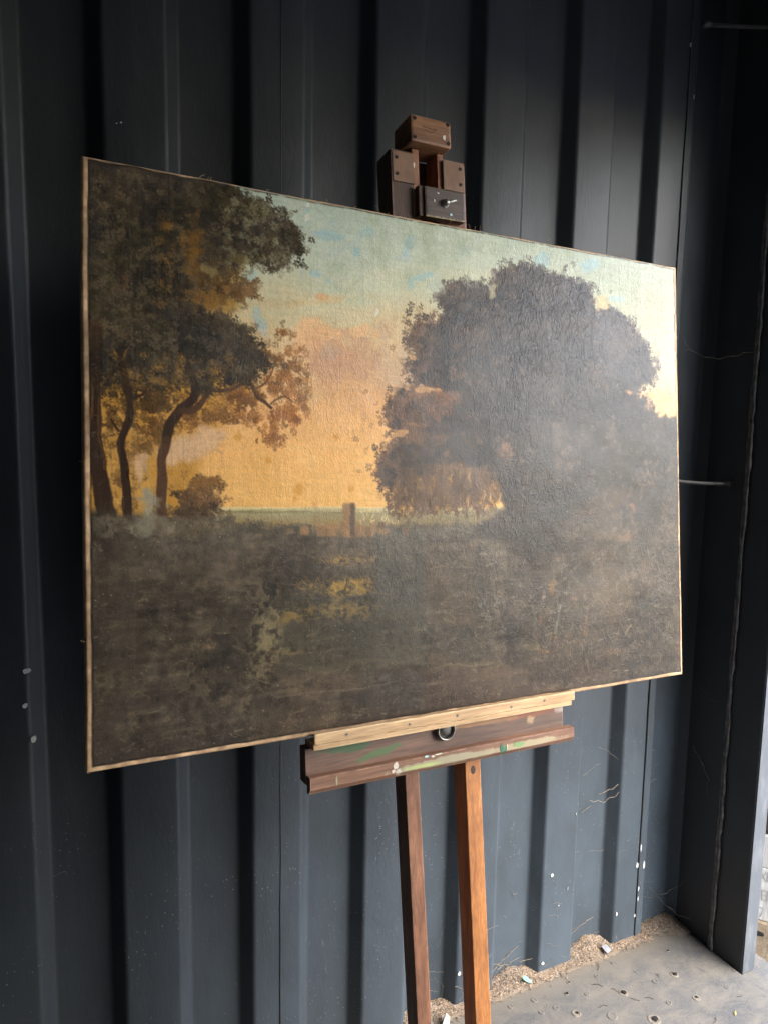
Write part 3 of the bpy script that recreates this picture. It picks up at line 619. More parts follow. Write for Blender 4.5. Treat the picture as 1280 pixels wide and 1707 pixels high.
# (x, z, half width, half height) read off the wall
for k, (x, z, w, h) in enumerate([(-.036, 1.083, .0075, .0060), (-.041, 1.014, .0055, .0045), (-.029, .945, .0045, .0085), (1.611, .298, .0035, .013), (1.628, .240, .0045, .014), (1.600, .243, .0045, .009), (1.611, .164, .0035, .008), (1.612, .130, .0030, .009), (1.603, .077, .0040, .005),
                                  (1.527, .105, .0035, .0065), (1.271, .302, .0045, .006), (1.252, .034, .0055, .0045), (.968, .101, .0055, .006), (1.604, 2.588, .0018, .006), (1.628, 2.462, .0016, .006), (1.347, .47, .0012, .004), (1.30, .20, .0022, .0018), (1.33, .245, .0010, .006), (.160, 2.115, .0022, .0016), (.152, 2.112, .0012, .0012)]):
    chip(x, z, w, h, seed=k)

M_FLOOR = None
def floor_material(name='dusty grey floor boarding', dusty=1.):
    t = NT(name)
    sw = t.noise(13, 8, .72, t.coords((1, 1.5, 1), (0, 0, .5)), .6); big = t.noise(4.5, 5, .6); fine = t.noise(260, 3)
    c = t.mix(t.ramp(big, [(.3, 0), (.7, 1)]), (.066, .072, .080), (.115, .112, .108))
    c = t.mix(t.math('MULTIPLY', t.ramp(sw, [(.40, 0), (.62, .9)]), dusty), c, (.175, .158, .132))
    c = t.mix(t.ramp(t.noise(60, 4, .6, t.coords((1, 3, 1), (0, 0, .4))), [(.5, 0), (.75, .45)]), c, (.12, .125, .135))
    c = t.mix(t.ramp(t.voronoi(38), [(.03, .9), (.055, 0)]), c, (.05, .042, .034))
    sep = t.n.new('ShaderNodeSeparateXYZ'); t.l(t.tc.outputs['Object'], sep.inputs[0])
    c = t.mix(t.math('MULTIPLY', t.ramp(t.noise(330, 4, .75), [(.42, 0), (.68, 1)]), .55), c, (.235, .215, .185))
    c = t.mix(t.ramp(t.noise(190, 3, .7), [(.60, 0), (.74, .6)]), c, (.065, .062, .060))
    edge = t.math('MULTIPLY', t.ramp(t.math('ADD', t.math('MULTIPLY', sep.outputs['Y'], -6.), t.math('MULTIPLY', t.math('SUBTRACT', sw, .5), .6)), [(.0, 1), (.55, .0)]), .85*dusty)
    c = t.mix(edge, c, (.215, .185, .143))
    cr = t.math('MULTIPLY', t.ramp(t.noise(9, 2, .4, t.coords((1, 3.2, 1), (0, 0, -.55)), 2.), [(.494, 0), (.5, 1)]), t.ramp(t.noise(9, 2, .4, t.coords((1, 3.2, 1), (0, 0, -.55)), 2.), [(.5, 1), (.506, 0)]))
    cr = t.math('MULTIPLY', cr, t.ramp(t.noise(7, 2), [(.5, 0), (.62, .8)]))
    c = t.mix(cr, c, (.05, .045, .04))
    h = t.math('ADD', t.math('ADD', t.math('MULTIPLY', fine, .6), t.math('MULTIPLY', sw, .5)), t.math('MULTIPLY', cr, -1.2))
    return t.done(c, .8, t.bump(h, .30, .0012), 0, .25)
M_FLOOR = floor_material()
def floor_sheet(x0, x1, y0, y1, z, th=.028):
    bm = bmesh.new(); bm_box(bm, (x0, y0, z - th), (x1, y1, z), .003); return from_bm(bm)
floor = link('floor', floor_sheet(-4.1, 1.782, -W_IN - .05, -.012, 0.), M_FLOOR, kind='structure', label='grey dusty plywood container floor')
M_STRIP = simple('dusty steel edge', (.22, .195, .155), .8, 0, .25, 40)
link('floor_edge_strip', floor_sheet(-4.1, 1.79, -.010, .060, -.004), M_STRIP, floor)
link('threshold_board', floor_sheet(1.787, 1.905, -W_IN, .05, -.007), M_FLOOR, floor)
M_HOLE = simple('dark hole', (.012, .010, .009), .9); M_RING = simple('rusty washer', (.20, .175, .140), .8, 0, .4, 120)
holes = [(1.601, -.164, .017, 1), (1.416, -.152, .019, 1), (1.589, -.251, .016, 2), (1.425, -.256, .024, 1), (1.505, -.232, .011, 0), (1.509, -.109, .010, 0), (1.657, -.088, .007, 1), (1.320, -.114, .010, 0), (1.269, -.089, .009, 1), (1.172, -.070, .011, 0), (1.248, -.153, .018, 2), (1.39, -.075, .009, 0),
         (1.10, -.06, .010, 0), (1.165, -.11, .012, 0), (1.33, -.20, .02, 0), (1.53, -.16, .012, 0), (1.30, -.06, .006, 1), (1.70, -.26, .010, 0), (1.21, -.115, .012, 0), (1.47, -.055, .008, 0)]
for k, (x, y, rr, kind) in enumerate(holes):
    bm = bmesh.new(); rr *= .70
    bm_lathe(bm, [(rr*.62, .0002), (rr*.66, .0010), (rr*.86, .0009), (rr*1.0, .0001)] , Matrix.Translation((x, y, .0006)), 18)
    for v in bm.verts: v.co.x += .10*rr*mnoise.noise(v.co*260); v.co.y += .12*rr*mnoise.noise(v.co*260 + Vector((5, 0, 0)))
    ring = link('screw_head', from_bm(bm), M_RING if kind != 0 else M_FLOOR, floor)
    if kind:
        bm = bmesh.new(); bm_lathe(bm, [(rr*.50, .0018), (rr*.48, .0034), (rr*.30, .0036)] if kind == 1 else [(rr*.3, .0018), (rr*.28, .0030), (rr*.1, .0032)], Matrix.Translation((x + .002, y, .0006)), 10)
        for v in bm.verts: v.co.x += .25*rr*mnoise.noise(v.co*300); v.co.y += .25*rr*mnoise.noise(v.co*300 + Vector((5, 0, 0)))
        link('hole', from_bm(bm), M_HOLE, ring)

M_INNER = simple('pale bounce paint', (.36, .365, .37), .6, 0, .2, 6)  # unseen wall, made paler to bounce fill light onto the picture
M_ROOF = simple('pale bounce roof paint', (.24, .24, .24), .6, 0, .2, 6)  # roof colour also raised for bounced fill
bm = bmesh.new(); bm_box(bm, (-4.1, -W_IN - .1, H_IN), (X_OUT, .1, H_IN + .04)); link('ceiling', from_bm(bm), M_ROOF, kind='structure', label='unseen steel container roof lightened for fill')
link('opposite_wall', sheet(corrugation(-4.05, X_POST), -.02, H_IN, 2, False, mirror=-W_IN), M_INNER, kind='structure', label='corrugated steel wall on the opposite side')
bm = bmesh.new(); bm_box(bm, (-4.14, -W_IN - .1, -.03), (-4.08, .1, H_IN)); link('end_wall', from_bm(bm), M_WALL, kind='structure', label='closed end wall of the container')
bm = bmesh.new(); bm_box(bm, (1.786, -W_IN, 2.44), (X_OUT, -.246, H_IN - .001), .004); link('shade_header', from_bm(bm), M_WALL, kind='structure', label='unseen steel header beam added to shade the upper wall')  # added header, out of view, lowered to keep daylight off the upper wall

# ---- corner post with its welded flange
M_POST = NT('dark post paint'); t = M_POST
M_POST = t.done(t.mix(t.ramp(t.noise(5, 5, .6), [(.35, 0), (.75, 1)]), (.022, .024, .026), (.032, .035, .038)), t.math('ADD', .38, t.math('MULTIPLY', t.noise(9), .2)), t.bump(t.noise(110, 3, .5, t.coords((1, 1, .4))), .18, .0015))
t = NT('daylit flange paint')  # post paint made paler: the daylight on this face is in the colour
M_FLANGE_LIT = t.done(t.mix(t.ramp(t.noise(30, 5, .7, t.coords((1, 1, .3))), [(.5, 0), (.7, .7)]), (.070, .080, .092), (.14, .15, .16)), .5, t.bump(t.noise(160, 3), .2, .001))
post = empty('corner_post', (1.79, -.12, 0), label='dark steel corner post of the container beside the open end', cat='post')
def post_part(name, lo, hi, m, bev=.003):
    bm = bmesh.new(); bm_box(bm, lo, hi, bev); bmesh.ops.translate(bm, verts=bm.verts, vec=(-1.79, .12, 0)); return link(name, from_bm(bm), m, post)
post_part('web_plate', (1.792, -.140, -.03), (1.812, .075, H_IN), M_POST)
post_part('flange', (1.786, -.240, -.03), (X_OUT, -.137, H_IN), M_POST, .005)
post_part('outer_plate', (1.7885, -.2425, -.004), (X_OUT + .004, -.2405, H_IN), M_FLANGE_LIT, .0008)
bm = bmesh.new(); rr = random.Random(5)       # ragged weld / sealant bead
for s in (0, 1):
    pts = []; rad = []
    for j in range(400):
        z = H_IN*j/399; w = mnoise.noise((s*7.3, 1.7, z*9)) + .6*mnoise.noise((s*3.1, 5., z*31))
        pts.append((-.006 - .004*s + .003*w, -.012 - .009*s + .006*w, z)); rad.append(max(.0014, .0046 + .0034*mnoise.noise((s*11., 2., z*24)) - .001*s))
    bm_tube(bm, pts, rad, 6)
for j in range(70):
    z = rr.random()*H_IN; a = Vector((-.006, -.012, z)); b = Vector((-.012, -.024, z + .03*(rr.random() - .3)))
    bm_tube(bm, [a, (a + b)/2 + Vector((-.004, 0, .006*rr.random())), b], .0013, 5)
link('weld_bead', from_bm(bm), simple('grimy sealant', (.115, .108, .100), .7, 0, .6, 50, .5), post, smooth=True)

# ---- lashing rods across the corner
M_ROD = simple('painted rod', (.055, .052, .050), .5, 0, .35, 60)
for (a, b, lab) in [((1.640, .004, 1.422), (1.787, -.082, 1.416), 'thin steel lashing rod bridging the corner at painting height'),
                    ((1.664, .010, 2.660), (1.787, -.150, 2.610), 'thin steel lashing rod bridging the corner above the painting')]:
    root = empty('lashing_rod', a, label=lab, cat='rod', group='lashing rods in the corner')
    A, B = Vector(a), Vector(b); d = B - A
    bm = bmesh.new(); bm_tube(bm, [d*(k/10) + Vector((0, 0, -.003*math.sin(math.pi*k/10))) for k in range(11)], .0052, 10); link('bar', from_bm(bm), M_ROD, root, smooth=True)
    for e, q in ((Vector((0, 0, 0)), .15), (d, -.12)):
        bm = bmesh.new(); bm_tube(bm, [e - d.normalized()*.004, e + d.normalized()*.006, e + d.normalized()*(.02 if q > 0 else -.02)], [.010, .0095, .006], 10); link('end_weld', from_bm(bm), M_ROD, root, smooth=True)

# ================================================================ easel
def Rz(a): return Matrix.Rotation(a, 4, 'Z')
def Rx(a): return Matrix.Rotation(a, 4, 'X')
def Ry(a): return Matrix.Rotation(a, 4, 'Y')
D = math.radians
PIVOT = Vector((.6092, -.4535, 1.4911))
ME = Matrix.Translation(PIVOT) @ Rz(D(.45)) @ Rx(D(-6.99))           # local: x right, y back, z up
MP = ME @ Ry(D(1.357))
EASEL_AT = Vector((.62, -.60, 0))
easel = empty('easel', EASEL_AT, label='old dark wooden studio easel with paint stained tray', cat='easel')
TO_E = Matrix.Translation(-EASEL_AT) @ ME
W_RED = wood('red brown beech', (.150, .052, .022), (.360, .145, .060), 'Z', .5)
W_DARK = wood('dark stained wood', (.050, .024, .013), (.125, .060, .033), 'Z', .45)
W_ORANGE = wood('orange brown upright', (.300, .105, .030), (.620, .265, .080), 'Z', .45, spots=[])
W_BROWN = wood('brown worn upright', (.150, .064, .034), (.380, .175, .090), 'Z', .5)
W_HEAD = wood('head block wood', (.095, .040, .017), (.430, .195, .075), 'X', .5, .7)
W_PINE = wood('raw pine lip', (.470, .280, .130), (.720, .480, .250), 'X', .6, .8)
W_BOARD = wood('paint stained tray board', (.095, .060, .043), (.240, .130, .085), 'X', .55, .7,
               spots=[((-.135 - .011, -.02, -.44 + 1.48), (.055, .2, .0065), (.085, .130, .050), (0, -.16, 0)), ((.155, -.02, 1.046), (.010, .2, .012), (.36, .24, .13), (0, .2, 0)), ((.16, -.02, 1.058), (.11, .2, .012), (.26, .095, .045), (0, 0, 0)),
                      ((-.2, -.02, 1.058), (.05, .2, .010), (.060, .100, .045), (0, 0, 0)), ((.225, -.02, 1.055), (.018, .2, .012), (.36, .28, .23), (0, 0, 0)), ((.04, -.02, 1.055), (.10, .2, .005), (.30, .16, .075), (0, .03, 0))])
M_BRASS = simple('dull brown plate', (.190, .105, .060), .42, .0, .2, 40, .1)
M_IRON = simple('dark screw', (.045, .038, .032), .45, .7, .3, 200)
M_STEEL = simple('worn steel', (.30, .28, .25), .35, .9, .3, 120)

def epart(name, m, parent=easel, smooth=False, **kw):
    def wrap(build):
        bm = bmesh.new(); build(bm); bmesh.ops.transform(bm, matrix=TO_E, verts=bm.verts); return link(name, from_bm(bm), m, parent, smooth=smooth, **kw)
    return wrap
def ebox(name, u0, u1, v0, v1, w0, w1, m, bev=.0018, parent=easel, rot=0., du=(0., 0.), rounded=None):
    """box in easel space: u right, v up, w forward; rot turns it in its plane; du shifts (bottom, top) ends sideways"""
    bm = bmesh.new(); bm_box(bm, (u0, -w1, v0), (u1, -w0, v1), bev)
    if rot: bmesh.ops.transform(bm, matrix=Matrix.Translation(((u0+u1)/2, 0, (v0+v1)/2)) @ Ry(rot) @ Matrix.Translation((-(u0+u1)/2, 0, -(v0+v1)/2)), verts=bm.verts)
    if du != (0., 0.):
        for v in bm.verts:
            k = (v.co.z - v0)/(v1 - v0); v.co.x += du[0]*(1 - k) + du[1]*k
    bmesh.ops.transform(bm, matrix=TO_E, verts=bm.verts)
    return link(name, from_bm(bm), m, parent)
def screw(u, v, w, rad, parent, M=M_IRON):
    bm = bmesh.new()
    bm_lathe(bm, [(rad, -.0004), (rad, .0008), (rad*.8, .0013), (rad*.42, .0012), (rad*.36, .0004), (rad*.05, .0004)], TO_E @ Matrix.Translation((u, -w, v)) @ Rx(math.pi/2), 14)
    o = link('screw', from_bm(bm), M, parent); return o

# two lower uprights (front faces read off the picture, they spread a touch towards the floor)
ebox('upright', -.0777, -.0514, -1.498, -.12, -.070, -.030, W_BROWN, .0016, du=(.016, -.006))
up2 = ebox('upright', .0421, .0733, -1.498, -.12, -.070, -.030, W_ORANGE, .0016, du=(.006, -.004))
def knot(bm): bm_lathe(bm, [(.0062, 0), (.006, .0004), (.003, .0005)], Matrix.Translation((.0565, .0300, -.527)) @ Matrix.Diagonal((.8, 1, 1.25, 1)) @ Rx(math.pi/2), 14)
epart('knot', simple('knot', (.045, .022, .012), .6), up2)(knot)
ebox('foot', -.085, -.040, -1.502, -1.462, -.48, .18, W_DARK, .004); ebox('foot', .040, .085, -1.502, -1.462, -.48, .18, W_DARK, .004)
ebox('crossbar', -.040, .042, -1.30, -1.25, -.062, -.034, W_DARK, .003)
ebox('strut_bar', -.10, .10, -1.462, -1.43, -.34, -.26, W_DARK, .003)

# upper mast: two cheeks, guide plates, sliding stem, head block, top clamp
ch = ebox('mast_cheek', -.0624, -.0215, -.16, .5400, -.084, -.0305, W_DARK, .0025)
ebox('mast_cheek', .0402, .0840, -.16, .5375, -.084, -.0305, W_RED, .0045)
ebox('cheek_edge', -.0632, -.0605, .02, .5380, -.0295, -.0290 + .0004, W_DARK, .0002, ch)
for (a, b, vv0, vv1, su) in ((-.0606, -.0190, .4850, .5355, -.053), (.0372, .0795, .4862, .5372, .0715)):
    pl = ebox('guide_plate', a, b, vv0, vv1, -.0300, -.0272, M_BRASS, .0008)
    for sv in (vv1 - .011, vv0 + .0125): screw(su, sv, -.0272, .0031, pl)
ebox('stem_side', -.0208, -.0080, .02, .5475, -.082, -.0325, W_RED, .0012)
ebox('stem_side', .0287, .0400, .02, .5475, -.082, -.0325, W_RED, .0012)
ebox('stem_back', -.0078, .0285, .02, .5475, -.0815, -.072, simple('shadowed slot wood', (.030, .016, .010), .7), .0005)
head = ebox('head_block', -.0331, .0446, .5482, .5932, -.073, -.0100, W_HEAD, .0042)
for (a, b) in ((-.0258, .5868), (.0387, .5880), (-.0258, .5552), (.0385, .5562)): screw(a, b, -.0100, .0034, head)
# the faint burnt-in maker's stamp: a curved row of marks over a shallow wing shape
def stamp(bm):
    for k in range(15):
        a = -.0112 + .0267*k/14; z = .5758 - .0010*math.sin(math.pi*k/14) - .0012*k/14
        bm_box(bm, (a - .0006, .0097, z - .0010), (a + .0004, .0101, z + .0008 + .0005*(k % 3)))
    for k in range(12):
        a = -.0060 + .0170*k/11; z = .5710 - .0034*math.sin(math.pi*k/11)
        bm_box(bm, (a - .0008, .0097, z - .0004), (a + .0008, .0101, z + .0004))
epart('burnt_stamp', simple('burnt mark', (.045, .022, .011), .7), head)(stamp)
def blot(name, u, v, w, ru, rv, c, parent, seed, th=.0006):
    rr = random.Random(seed); pts = []
    for k in range(12):
        a = 6.2832*k/12; q = .7 + .45*rr.random(); pts.append((u + ru*q*math.cos(a), v + rv*q*math.sin(a)))
    def b(bm): bm_prism(bm, pts, (1, 0, 0), (0, 0, 1), (0, -1, 0), w - .0004, w + th)
    return epart(name, simple('paint blot', c, .55, 0, .15), parent)(b)
blot('paint_spot', .0305, .5641, -.0100, .0028, .0050, (.62, .56, .50), head, 1)
blot('paint_spot', -.0205, .5165, -.0272, .0018, .0055, (.55, .47, .38), ch, 2)
W_CLAMP = wood('paint crusted clamp', (.050, .034, .026), (.150, .095, .065), 'X', .5, .8, spots=[((0.0, -.47, 1.915), (.030, .2, .022), (.13, .125, .115), (0, 0, 0)), ((.02, -.47, 1.905), (.022, .2, .006), (.085, .13, .15), (0, 0, 0))])
clamp = ebox('clamp_block', -.0100, .0695, .4270, .4785, -.0300, -.0120, W_CLAMP, .0036)
ebox('clamp_slide', -.0190, -.0103, .4285, .4800, -.0300, -.0170, W_DARK, .002, clamp)
blot('paint_spot', .0400, .4360, -.0120, .0026, .0020, (.45, .60, .62), clamp, 3); blot('paint_spot', .0160, .4690, -.0120, .0022, .0016, (.55, .50, .42), clamp, 4); blot('paint_spot', .0080, .4550, -.0120, .0016, .0024, (.50, .46, .40), clamp, 5)
def crust(bm):
    rr = random.Random(9)
    for k in range(40):
        a = -.0085 + .077*k/39; bm_box(bm, (a - .0012, .0112, .4264 + .0004*rr.random()), (a + .0014, .0135, .4276 + .0020*rr.random()), .0004, None, 1)
epart('paint_crust', simple('yellowed crust', (.34, .27, .15), .7, 0, .4, 300), clamp)(crust)
def bolt(bm):
    M = Matrix.Translation((.0283, .0120, .4530)) @ Rx(math.pi/2)
    bm_lathe(bm, [(.0078, 0), (.0076, .0012), (.0056, .0016), (.0054, .0060), (.0042, .0072), (.0040, .0105), (.0028, .0112)], M, 20)
epart('bolt', M_STEEL, clamp, True)(bolt)
def wing(bm): bm_tube(bm, [(.0300, .0055, .4532), (.0360, .0045, .4548), (.0425, .0040, .4572), (.0465, .0042, .4588)], [.0030, .0022, .0026, .0020], 8)
epart('wing', M_STEEL, clamp, True)(wing)

# tray: shelf with a raw pine lip nailed on, stained front board, ledge below
TR = D(.93)
ebox('shelf', -.2510, .2490, -.4300, -.4215, -.0300, .0085, W_PINE, .0012, rot=TR)
lip = ebox('lip', -.2500, .2540, -.4207, -.4040, .0030, .0120, W_PINE, .0020, rot=TR)
for k, a in enumerate((-.197, -.087, .003, .113, .185)):
    screw(a, -.4122 - math.tan(TR)*(a - .002) - .001*(k % 2), .0120, .0022, lip, M_STEEL)
board = ebox('tray_board', -.2600, .2400, -.4850, -.4300, -.0320, -.0060, W_BOARD, .0015, rot=TR)
W_LEDGE = wood('paint smeared ledge', (.150, .066, .036), (.390, .205, .115), 'X', .55, .6,
               spots=[((-.02, -.02, 1.012), (.12, .2, .008), (.30, .26, .16), (0, .016, 0)), ((.13, -.02, 1.010), (.10, .2, .007), (.36, .29, .17), (0, .016, 0)), ((.085, -.02, 1.008), (.0055, .2, .010), (.05, .16, .09), (0, .3, 0)), ((.120, -.02, 1.012), (.012, .2, .005), (.20, .30, .12), (0, 0, 0)),
                      ((-.075, -.02, 1.012), (.035, .2, .003), (.36, .42, .14), (0, .016, 0)), ((-.120, -.02, 1.010), (.006, .2, .007), (.48, .42, .33), (0, 0, 0))])
def ledge(bm):
    vs_ = bm_prism(bm, [(-.0055, -.4700), (.0085, -.4700), (.0100, -.4712), (.0100, -.4880), (.0030, -.4965), (-.0055, -.4965)], (0, -1, 0), (0, 0, 1), (1, 0, 0), -.2590, .2510)
    bmesh.ops.transform(bm, matrix=Matrix.Translation((-.004, 0, -.483)) @ Ry(TR) @ Matrix.Translation((.004, 0, .483)), verts=bm.verts)
led = epart('ledge', W_LEDGE)(ledge)
for k, (a, b, ru, rv, c) in enumerate([(-.1200, -.4705, .0042, .0060, (.58, .52, .42)), (-.1245, -.4785, .0032, .0030, (.56, .50, .42)), (-.0640, -.4650, .0040, .0018, (.42, .60, .62)), (-.0420, -.4652, .0075, .0014, (.60, .60, .42)), (.0840, -.4760, .0036, .0075, (.035, .13, .070)), (.1160, -.4745, .0065, .0038, (.16, .27, .10)), (-.0520, -.4668, .0030, .0020, (.62, .60, .52)), (.0960, -.4755, .0012, .0060, (.60, .52, .38)), (-.222, -.475, .0018, .0085, (.30, .30, .16))]):
    blot('paint_spot', a + .006, b - .0056 - math.tan(TR)*(a + .01), .0100, ru, rv, c, led, 20 + k)
def ring(bm):
    M = Matrix.Translation((-.0135, .0058, -.4370)) @ Rx(math.pi/2)
    bm_lathe(bm, [(.0172, 0), (.0176, .0060), (.0168, .0092), (.0150, .0096), (.0140, .0080), (.0136, .0015), (.0130, .0008)], M, 32)
rg = epart('ring_collar', M_STEEL, easel, True)(ring)
def rbolt(bm): bm_lathe(bm, [(.0118, .0006), (.0115, .0050), (.0095, .0066), (.0040, .0072)], Matrix.Translation((-.0135, .0058, -.4370)) @ Rx(math.pi/2), 24)
epart('bolt_head', simple('oily bolt', (.10, .095, .085), .4, .8, .4, 150), rg, True)(rbolt)

# ================================================================ the painting
PAINT_AT = MP @ Vector((0, .011, -.411))
painting = empty('painting', PAINT_AT, label='unframed antique oil painting of a sunset landscape resting on the easel', cat='painting')
TO_P = Matrix.Translation(-PAINT_AT) @ MP
picture, rim = make_picture()
Q = {'tl': (-.5546, .4107), 'tr': (.5531, .4155), 'br': (.5535, -.4080), 'bl': (-.5590, -.4130)}
a = np.linspace(0, 1, NX)[None, :]; b = np.linspace(0, 1, NY)[:, None]
def bil(i): return (Q['tl'][i]*(1-a) + Q['tr'][i]*a)*(1-b) + (Q['bl'][i]*(1-a) + Q['br'][i]*a)*b
PX, PZ = bil(0), bil(1)
# the cloth: slack buckles, and the edge rolling back over the stretcher
buck = (noise(220, octaves=2, seed=51) - .5)*.0030 + (noise(60, octaves=3, seed=52) - .5)*.0011
dl = (PX - Q['bl'][0])*1.0; dr = Q['br'][0] - PX; dt = (Q['tl'][1] + (Q['tr'][1] - Q['tl'][1])*a) - PZ; db = PZ - (Q['bl'][1] + (Q['br'][1] - Q['bl'][1])*a)
dl = a*1.11 + 0*b; dr = (1 - a)*1.11 + 0*b; dt = b*.82 + 0*a; db = (1 - b)*.82 + 0*a
def roll(d, R): k = np.clip(R - d, 0, R); return R - np.sqrt(np.maximum(R*R - k*k, 0))
back = np.maximum.reduce([roll(dl, .0040), roll(dr, .0025), roll(dt, .0025), roll(db, .0030)])
edge_wob = (noise(160, octaves=3, seed=55) - .5)*.0018
PY = back + buck*np.clip(np.minimum.reduce([dl, dr, dt, db])/.03, 0, 1)
PX = PX + edge_wob*(np.clip(1 - dl/.02, 0, 1) + np.clip(1 - dr/.02, 0, 1)); PZ = PZ + edge_wob*(np.clip(1 - dt/.02, 0, 1) + np.clip(1 - db/.02, 0, 1))
V = np.stack([PX, PY, PZ, np.ones_like(PX)], -1).reshape(-1, 4) @ np.array(TO_P).T
me = bpy.data.meshes.new('canvas')
idx = np.arange(NX*NY, dtype=np.int32).reshape(NY, NX)
quads = np.stack([idx[:-1, :-1], idx[1:, :-1], idx[1:, 1:], idx[:-1, 1:]], -1).reshape(-1)
nq = len(quads)//4
me.vertices.add(NX*NY); me.vertices.foreach_set('co', V[:, :3].astype(np.float32).ravel())
me.loops.add(nq*4); me.loops.foreach_set('vertex_index', quads)
me.polygons.add(nq); me.polygons.foreach_set('loop_start', np.arange(0, nq*4, 4, dtype=np.int32))
me.update(calc_edges=True)
lin = np.where(picture <= .04045, picture/12.92, ((picture + .055)/1.055)**2.4)*PAINT_GAIN
att = me.color_attributes.new('paint', 'FLOAT_COLOR', 'POINT')
att.data.foreach_set('color', np.concatenate([lin.reshape(-1, 3), rim.reshape(-1, 1)], 1).astype(np.float32).ravel())
def canvas_material():
    t = NT('old oil paint under varnish')
    at = t.n.new('ShaderNodeAttribute'); at.attribute_name = 'paint'
    c = at.outputs['Color']; rimf = at.outputs['Alpha']
    # relief: crackle ridges, drying wrinkles, cloth weave
    co = t.coords((1, 1, 1)); warp = t.noise(30, 2)
    def ridge(scale, co, width, dist):       # long wandering drying wrinkles: contour lines of a noise field
        n_ = t.noise(scale, 2, .5, co, dist)
        return t.ramp(t.math('ABSOLUTE', t.math('SUBTRACT', n_, .5)), [(0, 1), (width, 0)])
    r1 = ridge(58, t.coords((1, 1, .5), (0, .75, 0)), .05, 1.0)
    r2 = ridge(140, t.coords((1, 1, .7), (0, -.5, 0)), .07, .8)
    cr1 = t.ramp(t.voronoi(85, 'DISTANCE_TO_EDGE', t.coords((1, 1, .6), (0, .5, 0))), [(0, 1), (.07, 0)])
    weave = t.noise(520, 3, .65, t.coords((1, 1, 1)))
    fade = t.ramp(t.noise(3.5, 3), [(.36, .15), (.66, 1)])
    sep = t.n.new('ShaderNodeSeparateXYZ'); t.l(t.tc.outputs['Object'], sep.inputs[0])
    worn = t.math('MULTIPLY', fade, t.ramp(t.math('ADD', sep.outputs['X'], .5), [(.1, .35), (.75, 1)]))
    worn = t.math('MULTIPLY', worn, t.ramp(sep.outputs['Z'], [(.18, .5), (.55, 1)]))
    h = t.math('MULTIPLY', t.math('ADD', t.math('ADD', t.math('MULTIPLY', r1, .9), t.math('MULTIPLY', r2, .55)), t.math('MULTIPLY', cr1, .25)), worn)
    n1 = t.bump(h, .5, .0008); n2 = t.bump(weave, .6, .0007, n1)
    dull = t.noise(7, 4, .6)
    rough = t.math('ADD', t.math('ADD', .19, t.math('MULTIPLY', dull, .15)), t.math('MULTIPLY', rimf, .35))
    return t.done(c, rough, n2, 0, .26)
M_CANVAS = canvas_material()
link('canvas', me, M_CANVAS, painting, smooth=True, label='sunset landscape with dark trees, a far tower and worn crackled varnish')
# stretcher bars behind the cloth and the linen turned over their edges
W_STR = wood('stretcher pine', (.22, .13, .06), (.38, .24, .12), 'X', .7)
def pbox(name, x0, x1, z0, z1, y0, y1, m):
    bm = bmesh.new(); bm_box(bm, (x0, y0, z0), (x1, y1, z1), .001); bmesh.ops.transform(bm, matrix=TO_P, verts=bm.verts); return link(name, from_bm(bm), m, painting)
pbox('stretcher_bar', -.547, .547, .352, .407, .0085, .024, W_STR); pbox('stretcher_bar', -.549, .549, -.404, -.349, .0085, .024, W_STR)
pbox('stretcher_bar', -.549, -.494, -.3485, .3515, .0085, .024, W_STR); pbox('stretcher_bar', .494, .549, -.3485, .3515, .0085, .024, W_STR)
M_LINEN = simple('brown linen', (.330, .210, .115), .85, 0, .35, 140, .5)
loop = np.concatenate([idx[0, :], idx[1:, -1], idx[-1, -2::-1], idx[-2:0:-1, 0]])[::4]
bm = bmesh.new(); rings = []
inv = np.array((TO_P.inverted())); loc4 = (V[loop] @ inv.T)[:, :3]
for k, yy in enumerate((0., .004, .012, .0205)):
    rings.append([bm.verts.new(TO_P @ Vector((p[0]*(1 + .0004*k), max(p[1], yy) if k else p[1], p[2]*(1 + .0004*k) + .0006*mnoise.noise(Vector(p)*40 + Vector((0, k, 0)))))) for p in loc4])
for A, B in zip(rings, rings[1:]):
    for k in range(len(A)): bm.faces.new((A[k], B[k], B[(k+1) % len(A)], A[(k+1) % len(A)]))
link('tacking_edge', from_bm(bm), M_LINEN, painting, smooth=True)
bm = bmesh.new(); rr = random.Random(12)      # loose threads at the corners and edges
for k in range(30):
    e = rr.random(); P = loc4[int((e*.25 if k < 16 else e)*len(loc4)) % len(loc4)]
    p = Vector(P); d = Vector((rr.uniform(-1, 1), -.6*rr.random(), rr.uniform(.1, 1) if k < 16 else rr.uniform(-1, 1))).normalized()*rr.uniform(.004, .013)
    q = Vector((rr.uniform(-1, 1), -.5, rr.uniform(-1, 1)))*.004
    bm_tube(bm, [TO_P @ x for x in (p, p + d*.5 + q, p + d)], .00035, 4)
link('loose_threads', from_bm(bm), M_LINEN, painting, kind='stuff')

